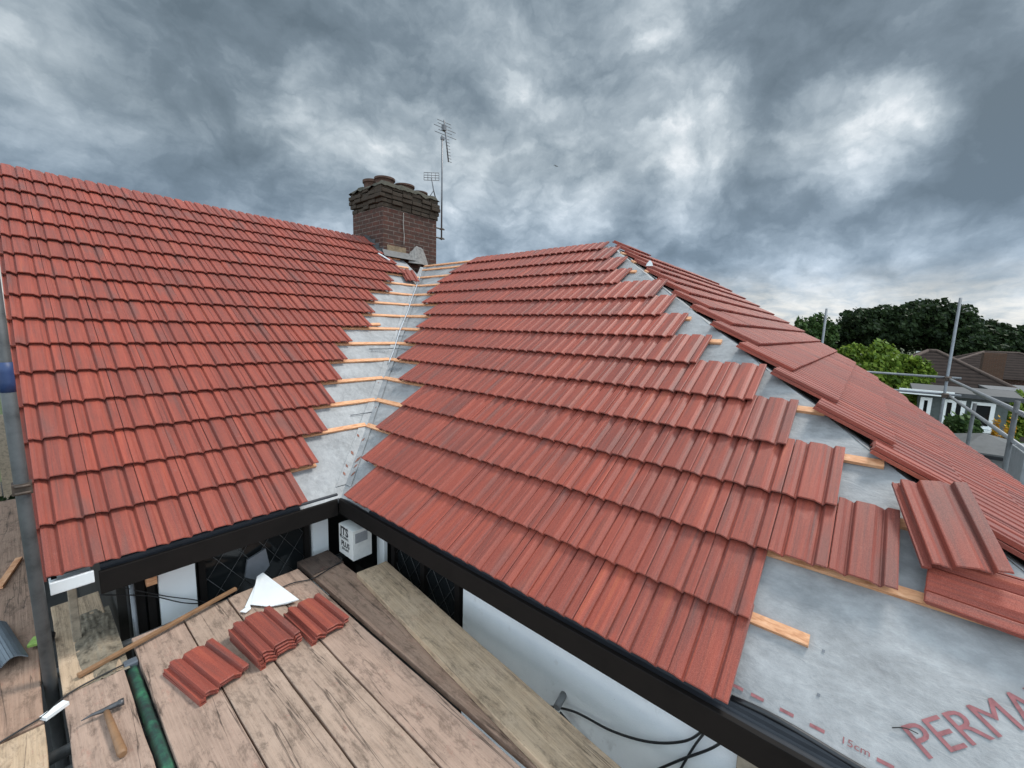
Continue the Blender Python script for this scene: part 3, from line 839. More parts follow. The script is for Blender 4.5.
_u = Vector((-.205, -1.874, 0)).normalized()
BW.location = (Vector((.040, -.376, 0)) + _u*1.35).x, (Vector((.040, -.376, 0)) + _u*1.35).y, BZ+.040; BW.rotation_euler = (0, 0, math.atan2(-_u.x, -_u.y)*-1)
board(-1.78, -1.548, -.345, 3.2, 3, 'long scaffold board at far left running back past the verge')
board(-1.78, -1.548, -3.2, -.360, 2, 'pale scaffold board in the bottom left corner')
board(-2.02, -1.79, -2, 3.4, 3, 'outermost scaffold board at the left edge')
# tubes under the boards
def tube(name, a, b_, m, label, cat='scaffold tube', r=.0242, group='scaffold tubes'):
    mb = MB(); mb.tube([a, b_], r, 16)
    o = mb.build(name, m); recentre(o, a); return tag(o, label, cat, group)
def green_mat():
    m, nt, b = mat('flaking_green_paint'); o = objc(nt)
    n = noi(nt, o, 14, 6, .7)
    L(nt, ramp(nt, n, [(.40, (.045, .05, .05)), (.48, (.035, .09, .07)), (.56, (.05, .15, .10)), (.66, (.07, .30, .15)), (.74, (.09, .12, .11))]), b.inputs['Base Color'])
    b.inputs['Roughness'].default_value = .45; return m
GREEN = green_mat()
tube('scaffold_tube', (-1.242, -.21, -.535), (-1.225, -3.2, -.535), GREEN, 'green painted scaffold tube lying in the gap between boards', r=.0235)
mb = MB(); mb.box((-1.242, -.185, -.52), (.055, .05, .045)); tag(recentre(mb.build('tube_clamp', GREYPL, bevel=.006), (-1.242, -.185, -.52)), 'dark clamp block at the head of the green tube', 'clamp')
tube('scaffold_tube', (-2.1, -.50, -.590), (.15, -.42, -.590), DARKTUBE, 'grey transom tube under the boards, nearest the white sleeve')
tube('scaffold_tube', (-2.1, -.62, -.588), (.15, -.60, -.588), DARKTUBE, 'grey transom tube under the boards, in front of the sleeved one')
tube('scaffold_tube', (-2.1, .09, -.565), (.10, .09, -.565), DARKTUBE, 'dark transom tube beneath the board ends by the house')
tube('scaffold_tube', (-.285, -3.0, -.60), (-.285, .1, -.60), DARKTUBE, 'dark ledger tube seen through the slot beside the brown board')
mb = MB(); mb.box((-1.515, -.315, -.492), (.085, .036, .016), Matrix.Rotation(R(30), 3, 'Z'))
tag(recentre(mb.build('plastic_sleeve', WHITEPL), (-1.52, -.315, -.5)), 'short white plastic sleeve bridging the left gap between boards', 'sleeve')
mb = MB(); mb.tube(smooth_catmull([(-1.72, -.385, -.488), (-1.62, -.345, -.489), (-1.55, -.325, -.486), (-1.47, -.245, -.488), (-1.36, -.215, -.488), (-1.27, -.205, -.488)], 6), .004, 6)
tag(mb.build('wire', RUBBER), 'thin dark wire along the board joint near the hammer', 'wire')
# tall black standard at the verge
st = empty('scaffold_standard', 'tall dark upright scaffold tube beside the left verge with blue wrap', 'scaffold tube', (-1.517, -.06, GZ), 'upright scaffold standards')
def local(mb, nm, m, root):
    o = mb.build(nm, m, root)
    for v in o.data.vertices: v.co -= Vector(root.location)
    return o
mb = MB(); PX0, PY0 = -1.517, -.06
_a = aty(36, 582, PY0); _b = aty(5, 370, PY0); _d = (_b-_a)/(_b.z-_a.z)
def pp(z): return _a+_d*(z-_a.z)
mb.tube([pp(GZ), pp(3.0)], .0242, 16); local(mb, 'tube', DARKTUBE, st)
mb = MB(); mb.tube([pp(aty(9, y_, PY0).z) for y_ in (392, 382, 372, 362)], .028, 12, radii=[.0252, .0262, .0255, .026]); local(mb, 'wrap', BLUE, st)
mb = MB(); zc_ = aty(27, 487, PY0).z; PX0 = pp(zc_).x+.006; mb.box((PX0-.006, PY0, zc_), (.062, .060, .05)); mb.tube([(PX0-.03, PY0-.034, zc_+.016), (PX0+.02, PY0-.034, zc_+.016)], .007, 8); mb.tube([(PX0-.03, PY0-.034, zc_-.016), (PX0+.02, PY0-.034, zc_-.016)], .007, 8); local(mb, 'coupler', COUPLER, st)
tube('scaffold_tube', (-1.55, 2.4, 1.50), (-3.2, 2.35, 1.52), GALV, 'horizontal scaffold tube stub poking past the left verge')

# ------------------------------------------------------------------ things on the boards
def strip(name, pts_a, pts_b, h, m, label, cat, w=.022):
    a, b_ = Vector(pts_a), Vector(pts_b); d = b_-a; ang = math.atan2(d.y, d.x)
    mb = MB(); mb.box((0, 0, 0), (d.length, w, h)); o = mb.build(name, m, bevel=.002)
    o.location = (a+b_)/2; o.rotation_euler = (0, -math.atan2(d.z, math.hypot(d.x, d.y)), ang)
    return tag(o, label, cat)
strip('timber_lath', (-1.43, -.145, -.482), (-.695, .03, -.455), .018, HANDLE, 'long thin timber lath lying across the board ends by the house', 'lath', .025)
strip('timber_lath', (-1.69, 1.18, -.485), (-1.60, 1.60, -.485), .02, BATTEN, 'short orange pine lath on the far left boards', 'lath', .035)
# mortar heap
mb = MB(); nx = 26
for i in range(nx+1):
    for j in range(nx+1):
        u, v = i/nx*2-1, j/nx*2-1; rr = math.sqrt(u*u+v*v)+.25*noise.noise(Vector((u*2, v*2, 4)))
        h = max(-.004, .022*(1-rr)+.010*noise.noise(Vector((u*7, v*7, 0)))*(1 if rr < 1 else 0))
        mb.v.append(Vector((-1.335+u*.085, .13+v*.36, BZ+.001+h*1.2)))
for i in range(nx):
    for j in range(nx):
        a = i*(nx+1)+j; mb.face([a, a+nx+1, a+nx+2, a+1], smooth=True)
tag(recentre(mb.build('mortar_heap', MORTAR), (-1.345, .16, BZ)), 'crumbled sandy mortar spilt on the board under the left eave', 'mortar')
mb = MB(); mb.box((-1.405, .22, -.36), (.035, .04, .42), Matrix.Rotation(R(3), 3, 'X'))
tag(recentre(mb.build('timber_post', CREAMPOST, bevel=.004), (-1.395, .30, -.48)), 'rough grey timber post standing under the left eave', 'post')
# hammer
hm = empty('hammer', 'roofing hammer with pointed steel head and short wooden handle on the board', 'hammer', (-1.365, -.50, BZ))
a = atz(81, 721, -.47); b_ = atz(124, 701, -.47); h0 = atz(107, 713, -.475); h1 = atz(122, 752, -.482)
a, b_, h0, h1 = map(Vector, (a, b_, h0, h1)); d = (b_-a).normalized()
mb = MB(); mid = a.lerp(b_, .55)
mb.tube([a, a.lerp(b_, .25)+Vector((0, .004, .002)), a.lerp(b_, .5), a.lerp(b_, .7), b_-d*.02, b_-d*.018, b_], .012, 10, radii=[.002, .006, .010, .0125, .0125, .0155, .0155])
local(mb, 'hammer_head', STEEL, hm)
mb = MB(); dd = h1-h0; mb.tube([h0-dd*.10, h0+dd*.3, h0+dd*.7, h1, h1+dd*.06], .013, 12, radii=[.010, .0125, .0145, .0165, .013])
local(mb, 'handle', HANDLE, hm)
# white folded offcut
P = [atz(251, 605, -.488), atz(257, 577, -.470), atz(263, 573, -.460), atz(299, 600, -.475), atz(287, 604, -.487), atz(270, 607, -.488)]
mb = MB(); P = [Vector(p) for p in P]; mb.prism(P, (0, 0, .004))
mb.prism([P[0], P[1], P[1]+Vector((-.03, -.06, -.012)), P[0]+Vector((-.035, .0, .0))], (0, 0, .003))
tag(recentre(mb.build('plastic_offcut', WHITEPL), P[0]), 'white triangular plastic offcut behind the tallest tile pile', 'offcut')
mb = MB(); q = [Vector(atz(*p, -.488)) for p in ((240, 612), (250, 605), (251, 609), (246, 613))]; mb.prism(q, (0, 0, .004))
tag(recentre(mb.build('slate_shard', WHITEPL), q[0]), 'tiny pale shard beside the white plastic offcut', 'shard')
# dark corrugated gutter section bottom left
mb = MB(); rows = []
a0, a1 = Vector((-1.585, .20, -.49)), Vector((-1.66, .66, -.49))
for i in range(25):
    t = i/24; off = Vector((-.26*t, -.05*t, .030*abs(math.sin(t*math.pi*3.0))+.012+.01*t))
    rows.append((a0+off, a1+off))
for i in range(24): mb.quad(rows[i][0], rows[i+1][0], rows[i+1][1], rows[i][1])
o = mb.build('plastic_channel', simple('mid_grey_plastic', (.16, .185, .21), .5, var=.2, scale=9)); sm = o.modifiers.new('solid', 'SOLIDIFY'); sm.thickness = .005
tag(recentre(o, a0), 'dark grey moulded plastic channel lying on the far left boards', 'channel')
mb = MB(); c0 = Vector(atz(36, 641, -.47)); mb.box((0, 0, 0), (.045, .075, .018), Matrix.Rotation(R(-20), 3, 'Z')); 
o = mb.build('sponge', simple('lime_green_foam', (.28, .42, .10), .8, var=.3, scale=30), bevel=.004); o.location = c0
tag(o, 'small lime green block beside the grey plastic channel', 'block')
mb = MB(); c0 = Vector(atz(48, 640, -.48)); mb.tube([c0+Vector((0, -.03, 0)), c0+Vector((.012, .03, .01))], .02, 12)
tag(recentre(mb.build('tool_grip', RUBBER), c0), 'black rounded grip lying over the left gap next to the green block', 'grip')
# cables
def cable(pts, r, label, name='cable'):
    mb = MB(); mb.tube(smooth_catmull(pts, 8), r, 8); tag(mb.build(name, RUBBER), label, 'cable', None)
X = .245
cable([atx(548, 706, .20), atx(575, 712, .235), atx(612, 731, .235), atx(650, 742, .235), atx(685, 741, .23), atx(706, 728, .15), atx(712, 722, .08)], .0055, 'black cable sagging along the white wall from the grey pipe stub')
cable([atx(560, 712, .22), atx(580, 735, .235), atx(600, 758, .235), atx(615, 775, .235)], .005, 'black cable dropping straight down the white wall behind the pale board')
cable([atx(712, 724, .10), atx(695, 745, .235), atx(680, 770, .24)], .005, 'black cable hanging down crossing the others near the post')
cable([atx(735, 732, .10), atx(712, 748, .22), atx(680, 760, .235), atx(645, 775, .235)], .0055, 'lowest black cable curving left from the timber post')
cable([aty(140, 653, -.10), aty(158, 655, -.06), aty(185, 657, -.10)], .004, 'short black wire end between lath and leftmost tiles')
cable([aty(100, 595, .15), aty(150, 596, .19), aty(185, 603, .17), aty(215, 603, .19), aty(228, 600, .15)], .0035, 'thin black wire strung across the white panel, lower one')
cable([aty(110, 585, .2), aty(165, 596, .19), aty(200, 601, .18), aty(233, 612, .12)], .003, 'thin black wire strung across the white panel, upper one')
cable([(-.60, -.13, -.490), (-.42, -.12, -.488), (-.30, -.165, -.49), (-.2, -.15, -.488), (-.05, -.11, -.482), (-.035, -.02, -.49)], .004, 'thin black cable crossing the board ends near the carton')
# carton in the corner
cx, cy = -.005, -.205
bx_ = empty('carton', 'white printed carton standing in the corner under the eaves', 'box', (cx+.075, cy+.10, -.465))
mb = MB(); mb.box((cx+.075, cy+.105, -.355), (.15, .21, .23)); local(mb, 'carton_body', CARD, bx_)
mb = MB()
def fc(v): return Vector((cx-.0015, cy+.185-v.x*1.0, -.30+v.y))
add_text(mb, 'JTS', .088, lambda v: fc(Vector((v.x, v.y-.01, 0))), .0035)
add_text(mb, 'ROOFING', .026, lambda v: fc(Vector((v.x, v.y-.04, 0))), .001)
add_text(mb, 'PLUS', .056, lambda v: fc(Vector((v.x+.010, v.y-.10, 0))), .002)
add_text(mb, 'SEALANT', .024, lambda v: fc(Vector((v.x+.02, v.y-.128, 0))), .001)
local(mb, 'printed_lettering', INK, bx_)
mb = MB(); mb.box((cx+.065, cy-.0015, -.30), (.10, .002, .075)); local(mb, 'printed_panel', GREYINK, bx_)

# ------------------------------------------------------------------ right-hand scaffold
def stan(px, py, X, z1, label, m=GALV, r=.0242):
    p = atx(px, py, X); tube('scaffold_standard', (p.x, p.y, GZ), (p.x, p.y, z1), m, label, r=r, group='upright scaffold standards'); return p
pc = stan(947, 379, 10.9, 2.15, 'tall upright scaffold tube at the corner of the far guard rails')
stan(823, 338, 10.9, 1.95, 'short-looking upright tube rising behind the roof edge left of the trees')
pn = stan(1015, 415, 5.9, .62, 'near upright scaffold tube at the right edge below the guard rails', DARKTUBE)
stan(972, 420, 8.6, .28, 'dark upright tube ending at the lower guard rail', DARKTUBE)
def rail(a, b_, label, m=GALV): tube('guard_rail', a, b_, m, label, 'guard rail', group='guard rails beyond the roof')
rail(pc+Vector((.25, -.04, 0)), (3.6, -4.36, .5), 'upper guard rail running towards the camera at the right edge')
pl = Vector(atx(947, 396, 10.9))
rail(pl+Vector((.25, -.04, 0)), (3.6, -4.36, pl.z), 'lower guard rail running towards the camera at the right edge')
rail(pc+Vector((0, -.2, .03)), (10.95, .5, .53), 'upper guard rail crossing behind the roof from the corner upright')
rail(pl+Vector((0, -.2, .03)), (10.95, .5, pl.z+.02), 'lower guard rail crossing behind the roof from the corner upright')
for k, z in enumerate((pc.z, pl.z)):
    mb = MB(); mb.box((pc.x-.02, pc.y-.01, z+.01), (.09, .10, .09)); mb.tube([(pc.x-.07, pc.y-.06, z+.03), (pc.x-.07, pc.y+.05, z+.03)], .012, 8)
    tag(recentre(mb.build('scaffold_coupler', COUPLER, bevel=.008), (pc.x, pc.y, z)), ('steel coupler joining the upper rails at the corner upright', 'steel coupler joining the lower rails at the corner upright')[k], 'coupler', 'scaffold couplers')

rail((9.6, -4.52, pc.z-.12), (3.6, -4.60, pc.z-.14), 'extra guard rail just outside and below the upper one at the right edge')
# ------------------------------------------------------------------ ground, far houses
def ground_mat():
    m, nt, b = mat('ground_mix'); o = objc(nt)
    n = noi(nt, o, .25, 6, .6); n2 = noi(nt, o, 3, 6, .7)
    c = mixc(nt, .4, ramp(nt, n, [(.4, (.05, .075, .025)), (.55, (.08, .10, .04)), (.62, (.13, .12, .10))]), ramp(nt, n2, [(.3, (.03, .045, .015)), (.7, (.13, .14, .07))]))
    L(nt, c, b.inputs['Base Color']); b.inputs['Roughness'].default_value = .95; return m
mb = MB(); mb.quad((-900, -900, GZ), (900, -900, GZ), (900, 900, GZ), (-900, 900, GZ))
tag(mb.build('ground', ground_mat()), kind='structure')
mb = MB(); mb.quad((-8, -12, GZ+.006), (13, -12, GZ+.006), (13, 12, GZ+.006), (-8, 12, GZ+.006))
tag(mb.build('patio', simple('shade_dark_paving', (.035, .034, .032), .9, var=.3, scale=2)), kind='structure')  # paving colour darkened to stand in for shade below the boards

def leafmat(name, dark, mid, light):
    m, nt, b = mat(name)
    tid = N(nt, 'ShaderNodeAttribute', attribute_name='tid').outputs['Fac']
    L(nt, ramp(nt, tid, [(0, dark), (.5, mid), (1, light)]), b.inputs['Base Color'])
    b.inputs['Roughness'].default_value = .6; b.inputs['Specular IOR Level'].default_value = .25
    tr = nt.nodes.new('ShaderNodeBsdfTranslucent'); mx = nt.nodes.new('ShaderNodeMixShader'); mx.inputs[0].default_value = .2
    tr.inputs[0].default_value = (*mid, 1)
    L(nt, b.outputs[0], mx.inputs[1]); L(nt, tr.outputs[0], mx.inputs[2])
    L(nt, mx.outputs[0], nt.nodes['Material Output'].inputs[0]); return m
LDARK = leafmat('dark_oak_leaves', (.012, .022, .010), (.022, .040, .014), (.040, .065, .022))
LMID = leafmat('mid_green_leaves', (.020, .045, .012), (.045, .085, .022), (.08, .13, .035))
LBRIGHT = leafmat('bright_green_leaves', (.045, .085, .010), (.12, .19, .022), (.25, .32, .045))
LYEL = leafmat('yellow_blossom', (.30, .12, .01), (.50, .26, .02), (.60, .38, .05))
BARK = simple('brown_bark', (.06, .045, .035), .95, var=.4, scale=4, bstr=.6)
def crown(mb, lobes, n, leaf, rng):
    tot = sum(l[3]*l[4] for l in lobes)
    for (cx, cy, cz, rx, rz) in lobes:
        sub = [(Vector((rng.gauss(0, 1), rng.gauss(0, 1), rng.gauss(0, 1))).normalized(), rng.uniform(.10, .32)) for _ in range(34)]
        k = int(n*rx*rz/tot)
        for _ in range(k):
            sdir, sr = rng.choice(sub)
            d = Vector((rng.gauss(0, 1), rng.gauss(0, 1), rng.gauss(0, 1))).normalized()
            p = sdir*rng.choice((.62, .84, .9)) + d*sr*(rng.random()**.4)
            if p.length > 1.12: p *= 1.1/p.length
            c = Vector((cx+p.x*rx, cy+p.y*rx, cz+p.z*rz))
            a = Vector((rng.gauss(0, 1), rng.gauss(0, 1), rng.gauss(0, 1))).normalized(); u = a.orthogonal().normalized()
            v = a.cross(u); L_ = leaf*rng.uniform(.6, 1.4)
            i = len(mb.v); mb.v += [c-u*L_, c-v*L_*.55, c+u*L_, c+v*L_*.55]
            mb.face([i, i+1, i+2, i+3], tid=rng.random())
def tree(name, base, h, lobes, n, leaf, lm, label, cat='tree', group=None, tr=.25):
    rng = random.Random(hash(label) % 1000 if False else len(label)*7+int(abs(base[0])*10))
    root = empty(name, label, cat, base, group)
    mb = MB(); b0 = Vector(base)
    mb.tube([b0, b0+Vector((.05*h*.3, .02*h, h*.3)), b0+Vector((.0, .03*h, h*.62))], tr, 10, radii=[tr*1.3, tr, tr*.55])
    for l in lobes:
        a = b0+Vector((0, .03*h, h*.4)); e = b0+Vector((l[0], l[1], l[2])); mb.tube([a, a.lerp(e, .5)+Vector((0, 0, -.03*h)), e], tr*.3, 7, radii=[tr*.5, tr*.3, tr*.1])
    local(mb, 'trunk', BARK, root)
    mb = MB(); crown(mb, [(base[0]+a, base[1]+b_, base[2]+c, d, e) for a, b_, c, d, e in lobes], n, leaf, rng)
    local(mb, 'crown', lm, root)
def ptree(name, px, pytop, X, wpx, n, leaf, lm, label, pyb=None, shape=0, **kw):
    """tree standing on the ground whose top shows at (px, pytop) at distance X"""
    t = Vector(atx(px, pytop, X)); k = (t-CAM).dot(AF)/CQ[6]; hw = wpx*k*.5; h = t.z-GZ
    rng = random.Random(int(px*3+X)); lobes = []
    lobes.append((0, 0, h*.62, hw*.75, h*.36))
    for a in range(6):
        an = a*1.05+rng.random(); q = rng.uniform(.35, .6)
        lobes.append((math.cos(an)*hw*q, math.sin(an)*hw*q, h*rng.uniform(.45, .78), hw*rng.uniform(.42, .55), h*rng.uniform(.18, .26)))
    lobes = [(a, b_, min(c, h*.98-e), d, e) for a, b_, c, d, e in lobes]
    tree(name, (t.x, t.y, GZ), h, lobes, n, leaf, lm, label, **kw)
bgg = 'trees beyond the far houses'
ptree('oak_tree', 928, 300, 75, 110, 26000, .27, LDARK, 'tallest dark tree, a broad rounded crown behind the brown roofs', group=bgg)
ptree('oak_tree', 885, 306, 78, 80, 19000, .27, LDARK, 'dark rounded tree left of the tallest one', group=bgg)
ptree('oak_tree', 1005, 322, 70, 90, 18000, .26, LDARK, 'dark tree at the right edge beyond the roofs, lower than the tallest', group=bgg)
ptree('oak_tree', 965, 312, 82, 70, 12000, .27, LDARK, 'dark tree filling between the tallest crown and the right edge', group=bgg)
ptree('oak_tree', 852, 320, 85, 50, 9000, .26, LDARK, 'small dark tree right of the lighter green one', group=bgg)
ptree('maple_tree', 816, 313, 62, 44, 7000, .20, LMID, 'lighter green tree peeping over the roof edge by the short upright', group=bgg)
ptree('lime_tree', 872, 340, 27, 70, 12000, .13, LBRIGHT, 'bright green leafy tree just beyond the roof edge', tr=.12)
ptree('lime_tree', 905, 352, 24, 56, 8000, .12, LBRIGHT, 'bright green bushy tree in front of the first brown roof', tr=.1)
ptree('lime_tree', 846, 346, 30, 40, 6000, .13, LMID, 'small mid green tree at the roof edge left of the bright ones', tr=.1)
ptree('lilac_bush', 915, 385, 17, 36, 4500, .07, LBRIGHT, 'low bright shrub between the roof edge and the white framed windows', cat='shrub', tr=.06)
ptree('garden_shrub', 1018, 391, 19, 44, 5000, .08, LBRIGHT, 'round green shrub at the right edge above the yellow flowers', cat='shrub', tr=.06)
ptree('flowering_shrub', 997, 412, 13, 8, 500, .04, LYEL, 'yellow flowering shrub behind the guard rails', cat='shrub', tr=.04)
ptree('flowering_shrub', 1013, 406, 15, 10, 400, .04, LYEL, 'orange yellow flowers below the green shrub at the right edge', cat='shrub', tr=.04)
ptree('garden_hedge', 958, 412, 13, 44, 5000, .06, LMID, 'dark green hedge bush below the white framed windows', cat='hedge', tr=.05)
# greenery beyond the left verge
tree('garden_shrub', (-5.0, 8.5, GZ), 3.4, [(0, 0, 2.0, 1.6, 1.3), (1.2, .6, 1.6, 1.3, 1.1), (-1, .5, 2.0, 1.2, 1.0)], 9000, .06, LMID, 'dark green shrub seen in the gap left of the roof verge', 'shrub', tr=.08)
tree('garden_shrub', (-3.4, 5.5, GZ), 2.0, [(0, 0, 1.1, 1.2, .8), (1.0, .8, 1.0, 1.0, .7)], 7000, .05, LDARK, 'low dark bush below the left verge beyond the boards', 'shrub', tr=.06)
# fence on the left
fe = empty('garden_fence', 'grey boarded garden fence far below the left verge', 'fence', (-4, 10.5, GZ))
mb = MB()
for i in range(40): mb.box((-9+i*.2, 10.5+.01*(i % 2), GZ+.9), (.18, .02, 1.8))
local(mb, 'fence_panel', CREAMPOST, fe)
mb = MB()
for i in range(5): mb.box((-9+i*2, 10.56, GZ+1.0), (.1, .1, 2.0))
local(mb, 'fence_post', CREAMPOST, fe)

def roof_tilemat(name, a, b_):
    m, nt, b = mat(name); o = objc(nt)
    w = nt.nodes.new('ShaderNodeTexWave'); w.bands_direction = 'Z'; w.inputs['Scale'].default_value = 2.2; w.inputs['Distortion'].default_value = .6; w.inputs['Detail'].default_value = 3
    L(nt, o, w.inputs[0])
    n = noi(nt, o, 3, 6, .7)
    c = mixc(nt, .5, ramp(nt, n, [(.35, a), (.65, b_)]), ramp(nt, w.outputs[0], [(.2, tuple(x*.6 for x in a)), (.6, b_)]))
    L(nt, c, b.inputs['Base Color']); b.inputs['Roughness'].default_value = .95; b.inputs['Specular IOR Level'].default_value = .08; bump(nt, b, w.outputs[0], .5, .03); return m
BROWNROOF = roof_tilemat('brown_roof_tiles', (.020, .015, .014), (.040, .029, .025))
def bungalow(name, cx, cy, lx, ly, ez, rz, wallm, label, gable=False, ridge=.4, windows=True):
    root = empty(name, label, 'house', (cx, cy, GZ))
    mb = MB(); mb.box((cx, cy, (GZ+ez)/2), (lx, ly, ez-GZ)); local(mb, 'wall', wallm, root)
    o = .35; x0, x1, y0, y1 = cx-lx/2-o, cx+lx/2+o, cy-ly/2-o, cy+ly/2+o
    a = Vector((cx, cy-ly*ridge*.5, rz)); b_ = Vector((cx, cy+ly*ridge*.5, rz)); e = ez-.05
    mb = MB(); n = [Vector((x0, y0, e)), Vector((x1, y0, e)), Vector((x1, y1, e)), Vector((x0, y1, e))]
    if gable: a.y = y0; b_.y = y1
    mb.quad(n[0], n[1], a); mb.quad(n[2], n[3], b_); mb.quad(n[1], n[2], b_, a); mb.quad(n[3], n[0], a, b_); mb.quad(*n[::-1])
    r = local(mb, 'roof', BROWNROOF, root)
    mb = MB()
    for p, q in ((a, b_), (n[0], a), (n[1], a), (n[2], b_), (n[3], b_)): mb.tube([p, q], .09, 8)
    mb2 = mb.build('ridge_tiles', simple('ridge_brown', (.075, .05, .04), .9), r)
    for v in mb2.data.vertices: v.co -= Vector(root.location)
    if windows:
        for yy in (cy-ly*.28, cy+ly*.22):
            w = MB(); w.box((x0+o-.02, yy, ez-.9), (.06, 1.3, 1.1)); wf = local(w, 'window', WHITEPL, root)
            for dy in (-.31, .31):
                g = MB(); g.box((x0+o-.055, yy+dy, ez-.9), (.02, .52, .92)); gg = g.build('pane', GLASS, wf)
                for v in gg.data.vertices: v.co -= Vector(root.location)
    return root
p = atx(945, 352, 27); q_ = atx(1003, 404, 23)
bungalow('bungalow', p.x+1.5, p.y+.3, 8, 6.2, -1.25, p.z, BRICK, 'brown hipped bungalow roof behind the white framed windows', ridge=.05)
p = atx(997, 353, 40)
h2 = bungalow('bungalow', p.x+2, p.y-.5, 8, 8, -.9, p.z, BRICK, 'second brown roof with a brick gable, further back at the right', ridge=.2)
mb = MB(); c0 = Vector(atx(990, 378, 36)); mb.box(c0, (.7, .9, 3.0)); 
g = local(mb, 'brick_gable', brick_material('orange_brick', (.11, .05, .028), (.08, .035, .02), (.1, .085, .07), .3), h2)
# street lamp
lp = Vector(atx(927, 351, 38)); sl = empty('street_lamp', 'thin street lamp rising behind the bright green tree', 'street lamp', (lp.x, lp.y, GZ))
mb = MB(); mb.tube([(lp.x, lp.y, GZ), (lp.x, lp.y, lp.z-.2)], .07, 8); local(mb, 'pole', GALV, sl)
mb = MB(); mb.box((lp.x, lp.y+.15, lp.z-.12), (.25, .75, .16)); local(mb, 'lamp_head', simple('pale_lamp_plastic', (.5, .5, .48), .5), sl)
# long flat white eave line at right
a, b_ = Vector(atx(992, 389, 24)), Vector(atx(1060, 393, 24))
sh = empty('outbuilding', 'long low outbuilding with a thin pale eave at the right edge', 'outbuilding', (24.5, a.y-2, GZ))
mb = MB(); mb.box((25.5, (a.y+b_.y)/2, (a.z+GZ)/2-.1), (3, abs(a.y-b_.y), a.z-GZ-.2)); local(mb, 'wall', simple('dark_brown_boards', (.05, .035, .03), .9), sh)
mb = MB(); mb.box((25.4, (a.y+b_.y)/2, a.z-.03), (3.5, abs(a.y-b_.y)+.3, .10)); local(mb, 'roof', simple('pale_grey_felt', (.13, .13, .135), .8), sh)

# conservatory with white frames
def conservatory():
    X0 = 16.; tl = Vector(atx(921, 392, X0)); tr = Vector(atx(1012, 396, X0)); zt = tl.z-.05; y0, y1 = tr.y, tl.y
    root = empty('conservatory', 'grey building with white framed windows and door behind the guard rails', 'conservatory', (X0+1.5, (y0+y1)/2, GZ))
    WF = simple('white_upvc', (.80, .81, .80), .4, var=.05)
    mb = MB(); mb.box((X0+.6, (y0+y1)/2, (zt+GZ)/2), (1, y1-y0, zt-GZ)); local(mb, 'wall', simple('grey_green_wall', (.10, .115, .11), .9), root)
    mb = MB(); mb.prism([(X0-.15, y0-.2, zt), (X0-.15, y0-.2, zt+.12), (X0+1.0, y0-.2, zt+.22), (X0+1.0, y0-.2, zt)], (0, y1-y0+.4, 0)); local(mb, 'roof', simple('pale_roof_panels', (.05, .052, .055), .5, var=.3, scale=3), root)
    mb = MB(); mb.box((X0-.17, (y0+y1)/2+.8, zt+.06), (.05, (y1-y0)*.66, .15)); local(mb, 'roof_trim', WF, root)
    L_ = y1-y0
    for (a, b2, z0, z1, nm) in ((.85, .99, -1.5, -.10, 'window'), (.46, .72, -1.75, -.10, 'door'), (.14, .40, -.85, -.10, 'window')):
        ya, yb = y0+L_*a, y0+L_*b2; t = .085; f = MB()
        for yy in (ya+t/2, yb-t/2): f.box((X0+.06, yy, zt+(z0+z1)/2), (.09, t, z1-z0))
        for zz in (z0+t/2, z1-t/2): f.box((X0+.06, (ya+yb)/2, zt+zz), (.086, yb-ya-2*t, t))
        if nm == 'door': f.box((X0+.06, (ya+yb)/2, zt+(z0+z1)/2), (.085, t, z1-z0-2*t))
        if nm == 'window': f.box((X0-.0, (ya+yb)/2, zt+z0-.05), (.2, (yb-ya)*1.15, .07))
        w = local(f, nm, WF, root)
        g = MB(); g.box((X0+.07, (ya+yb)/2, zt+(z0+z1)/2), (.02, yb-ya-.05, z1-z0-.05)); gg = g.build('pane', GLASS, w)
        for v in gg.data.vertices: v.co -= Vector(root.location)
conservatory()
# garden shed with pale roof just beyond the scaffold
def shed():
    X0 = 9.0; a = Vector(atx(967, 452, X0)); b_ = Vector(atx(1008, 457, X0))
    ez = a.z; y1, y0 = a.y+.1, b_.y-.4; root = empty('garden_shed', 'grey felt-roofed garden shed with a dark opening, below the guard rails', 'shed', (X0+1, (y0+y1)/2, GZ))
    mb = MB(); mb.box((X0+.85, (y0+y1)/2, (ez+GZ)/2-.03), (1.4, y1-y0-.2, ez-GZ-.06)); local(mb, 'wall', simple('pale_grey_boards', (.22, .23, .23), .8, var=.25), root)
    mb = MB(); mb.prism([(X0-.05, y0, ez), (X0-.05, y1, ez), (X0+.8, (y0+y1)/2+.1, ez+.22)], (0, 0, .03)); mb.prism([(X0-.05, y1, ez), (X0+1.6, y1, ez), (X0+.8, (y0+y1)/2+.1, ez+.22)], (0, 0, .03)); mb.prism([(X0+1.6, y1, ez), (X0+1.6, y0, ez), (X0+.8, (y0+y1)/2+.1, ez+.22)], (0, 0, .03)); mb.prism([(X0+1.6, y0, ez), (X0-.05, y0, ez), (X0+.8, (y0+y1)/2+.1, ez+.22)], (0, 0, .03))
    local(mb, 'roof', simple('pale_felt', (.10, .10, .10), .85, var=.2), root)
    mb = MB(); mb.box((X0-.06, (y0+y1)/2, ez-.03), (.03, y1-y0, .05)); local(mb, 'gutter', GLOSSBLACK, root)
    mb = MB(); mb.box((X0+.085, y1-.62, ez-.36), (.03, .55, .22)); w = local(mb, 'window', GLASS, root)
    mb = MB(); mb.box((X0+.075, y1-.62, ez-.52), (.05, .62, .05)); local(mb, 'window_sill', WHITEPL, root)
shed()
gp = Vector(atx(1006, 470, 7.6))
mb = MB(); mb.box((gp.x, gp.y-.2, (gp.z+GZ)/2+.15), (.9, .30, gp.z-GZ+.4)); 
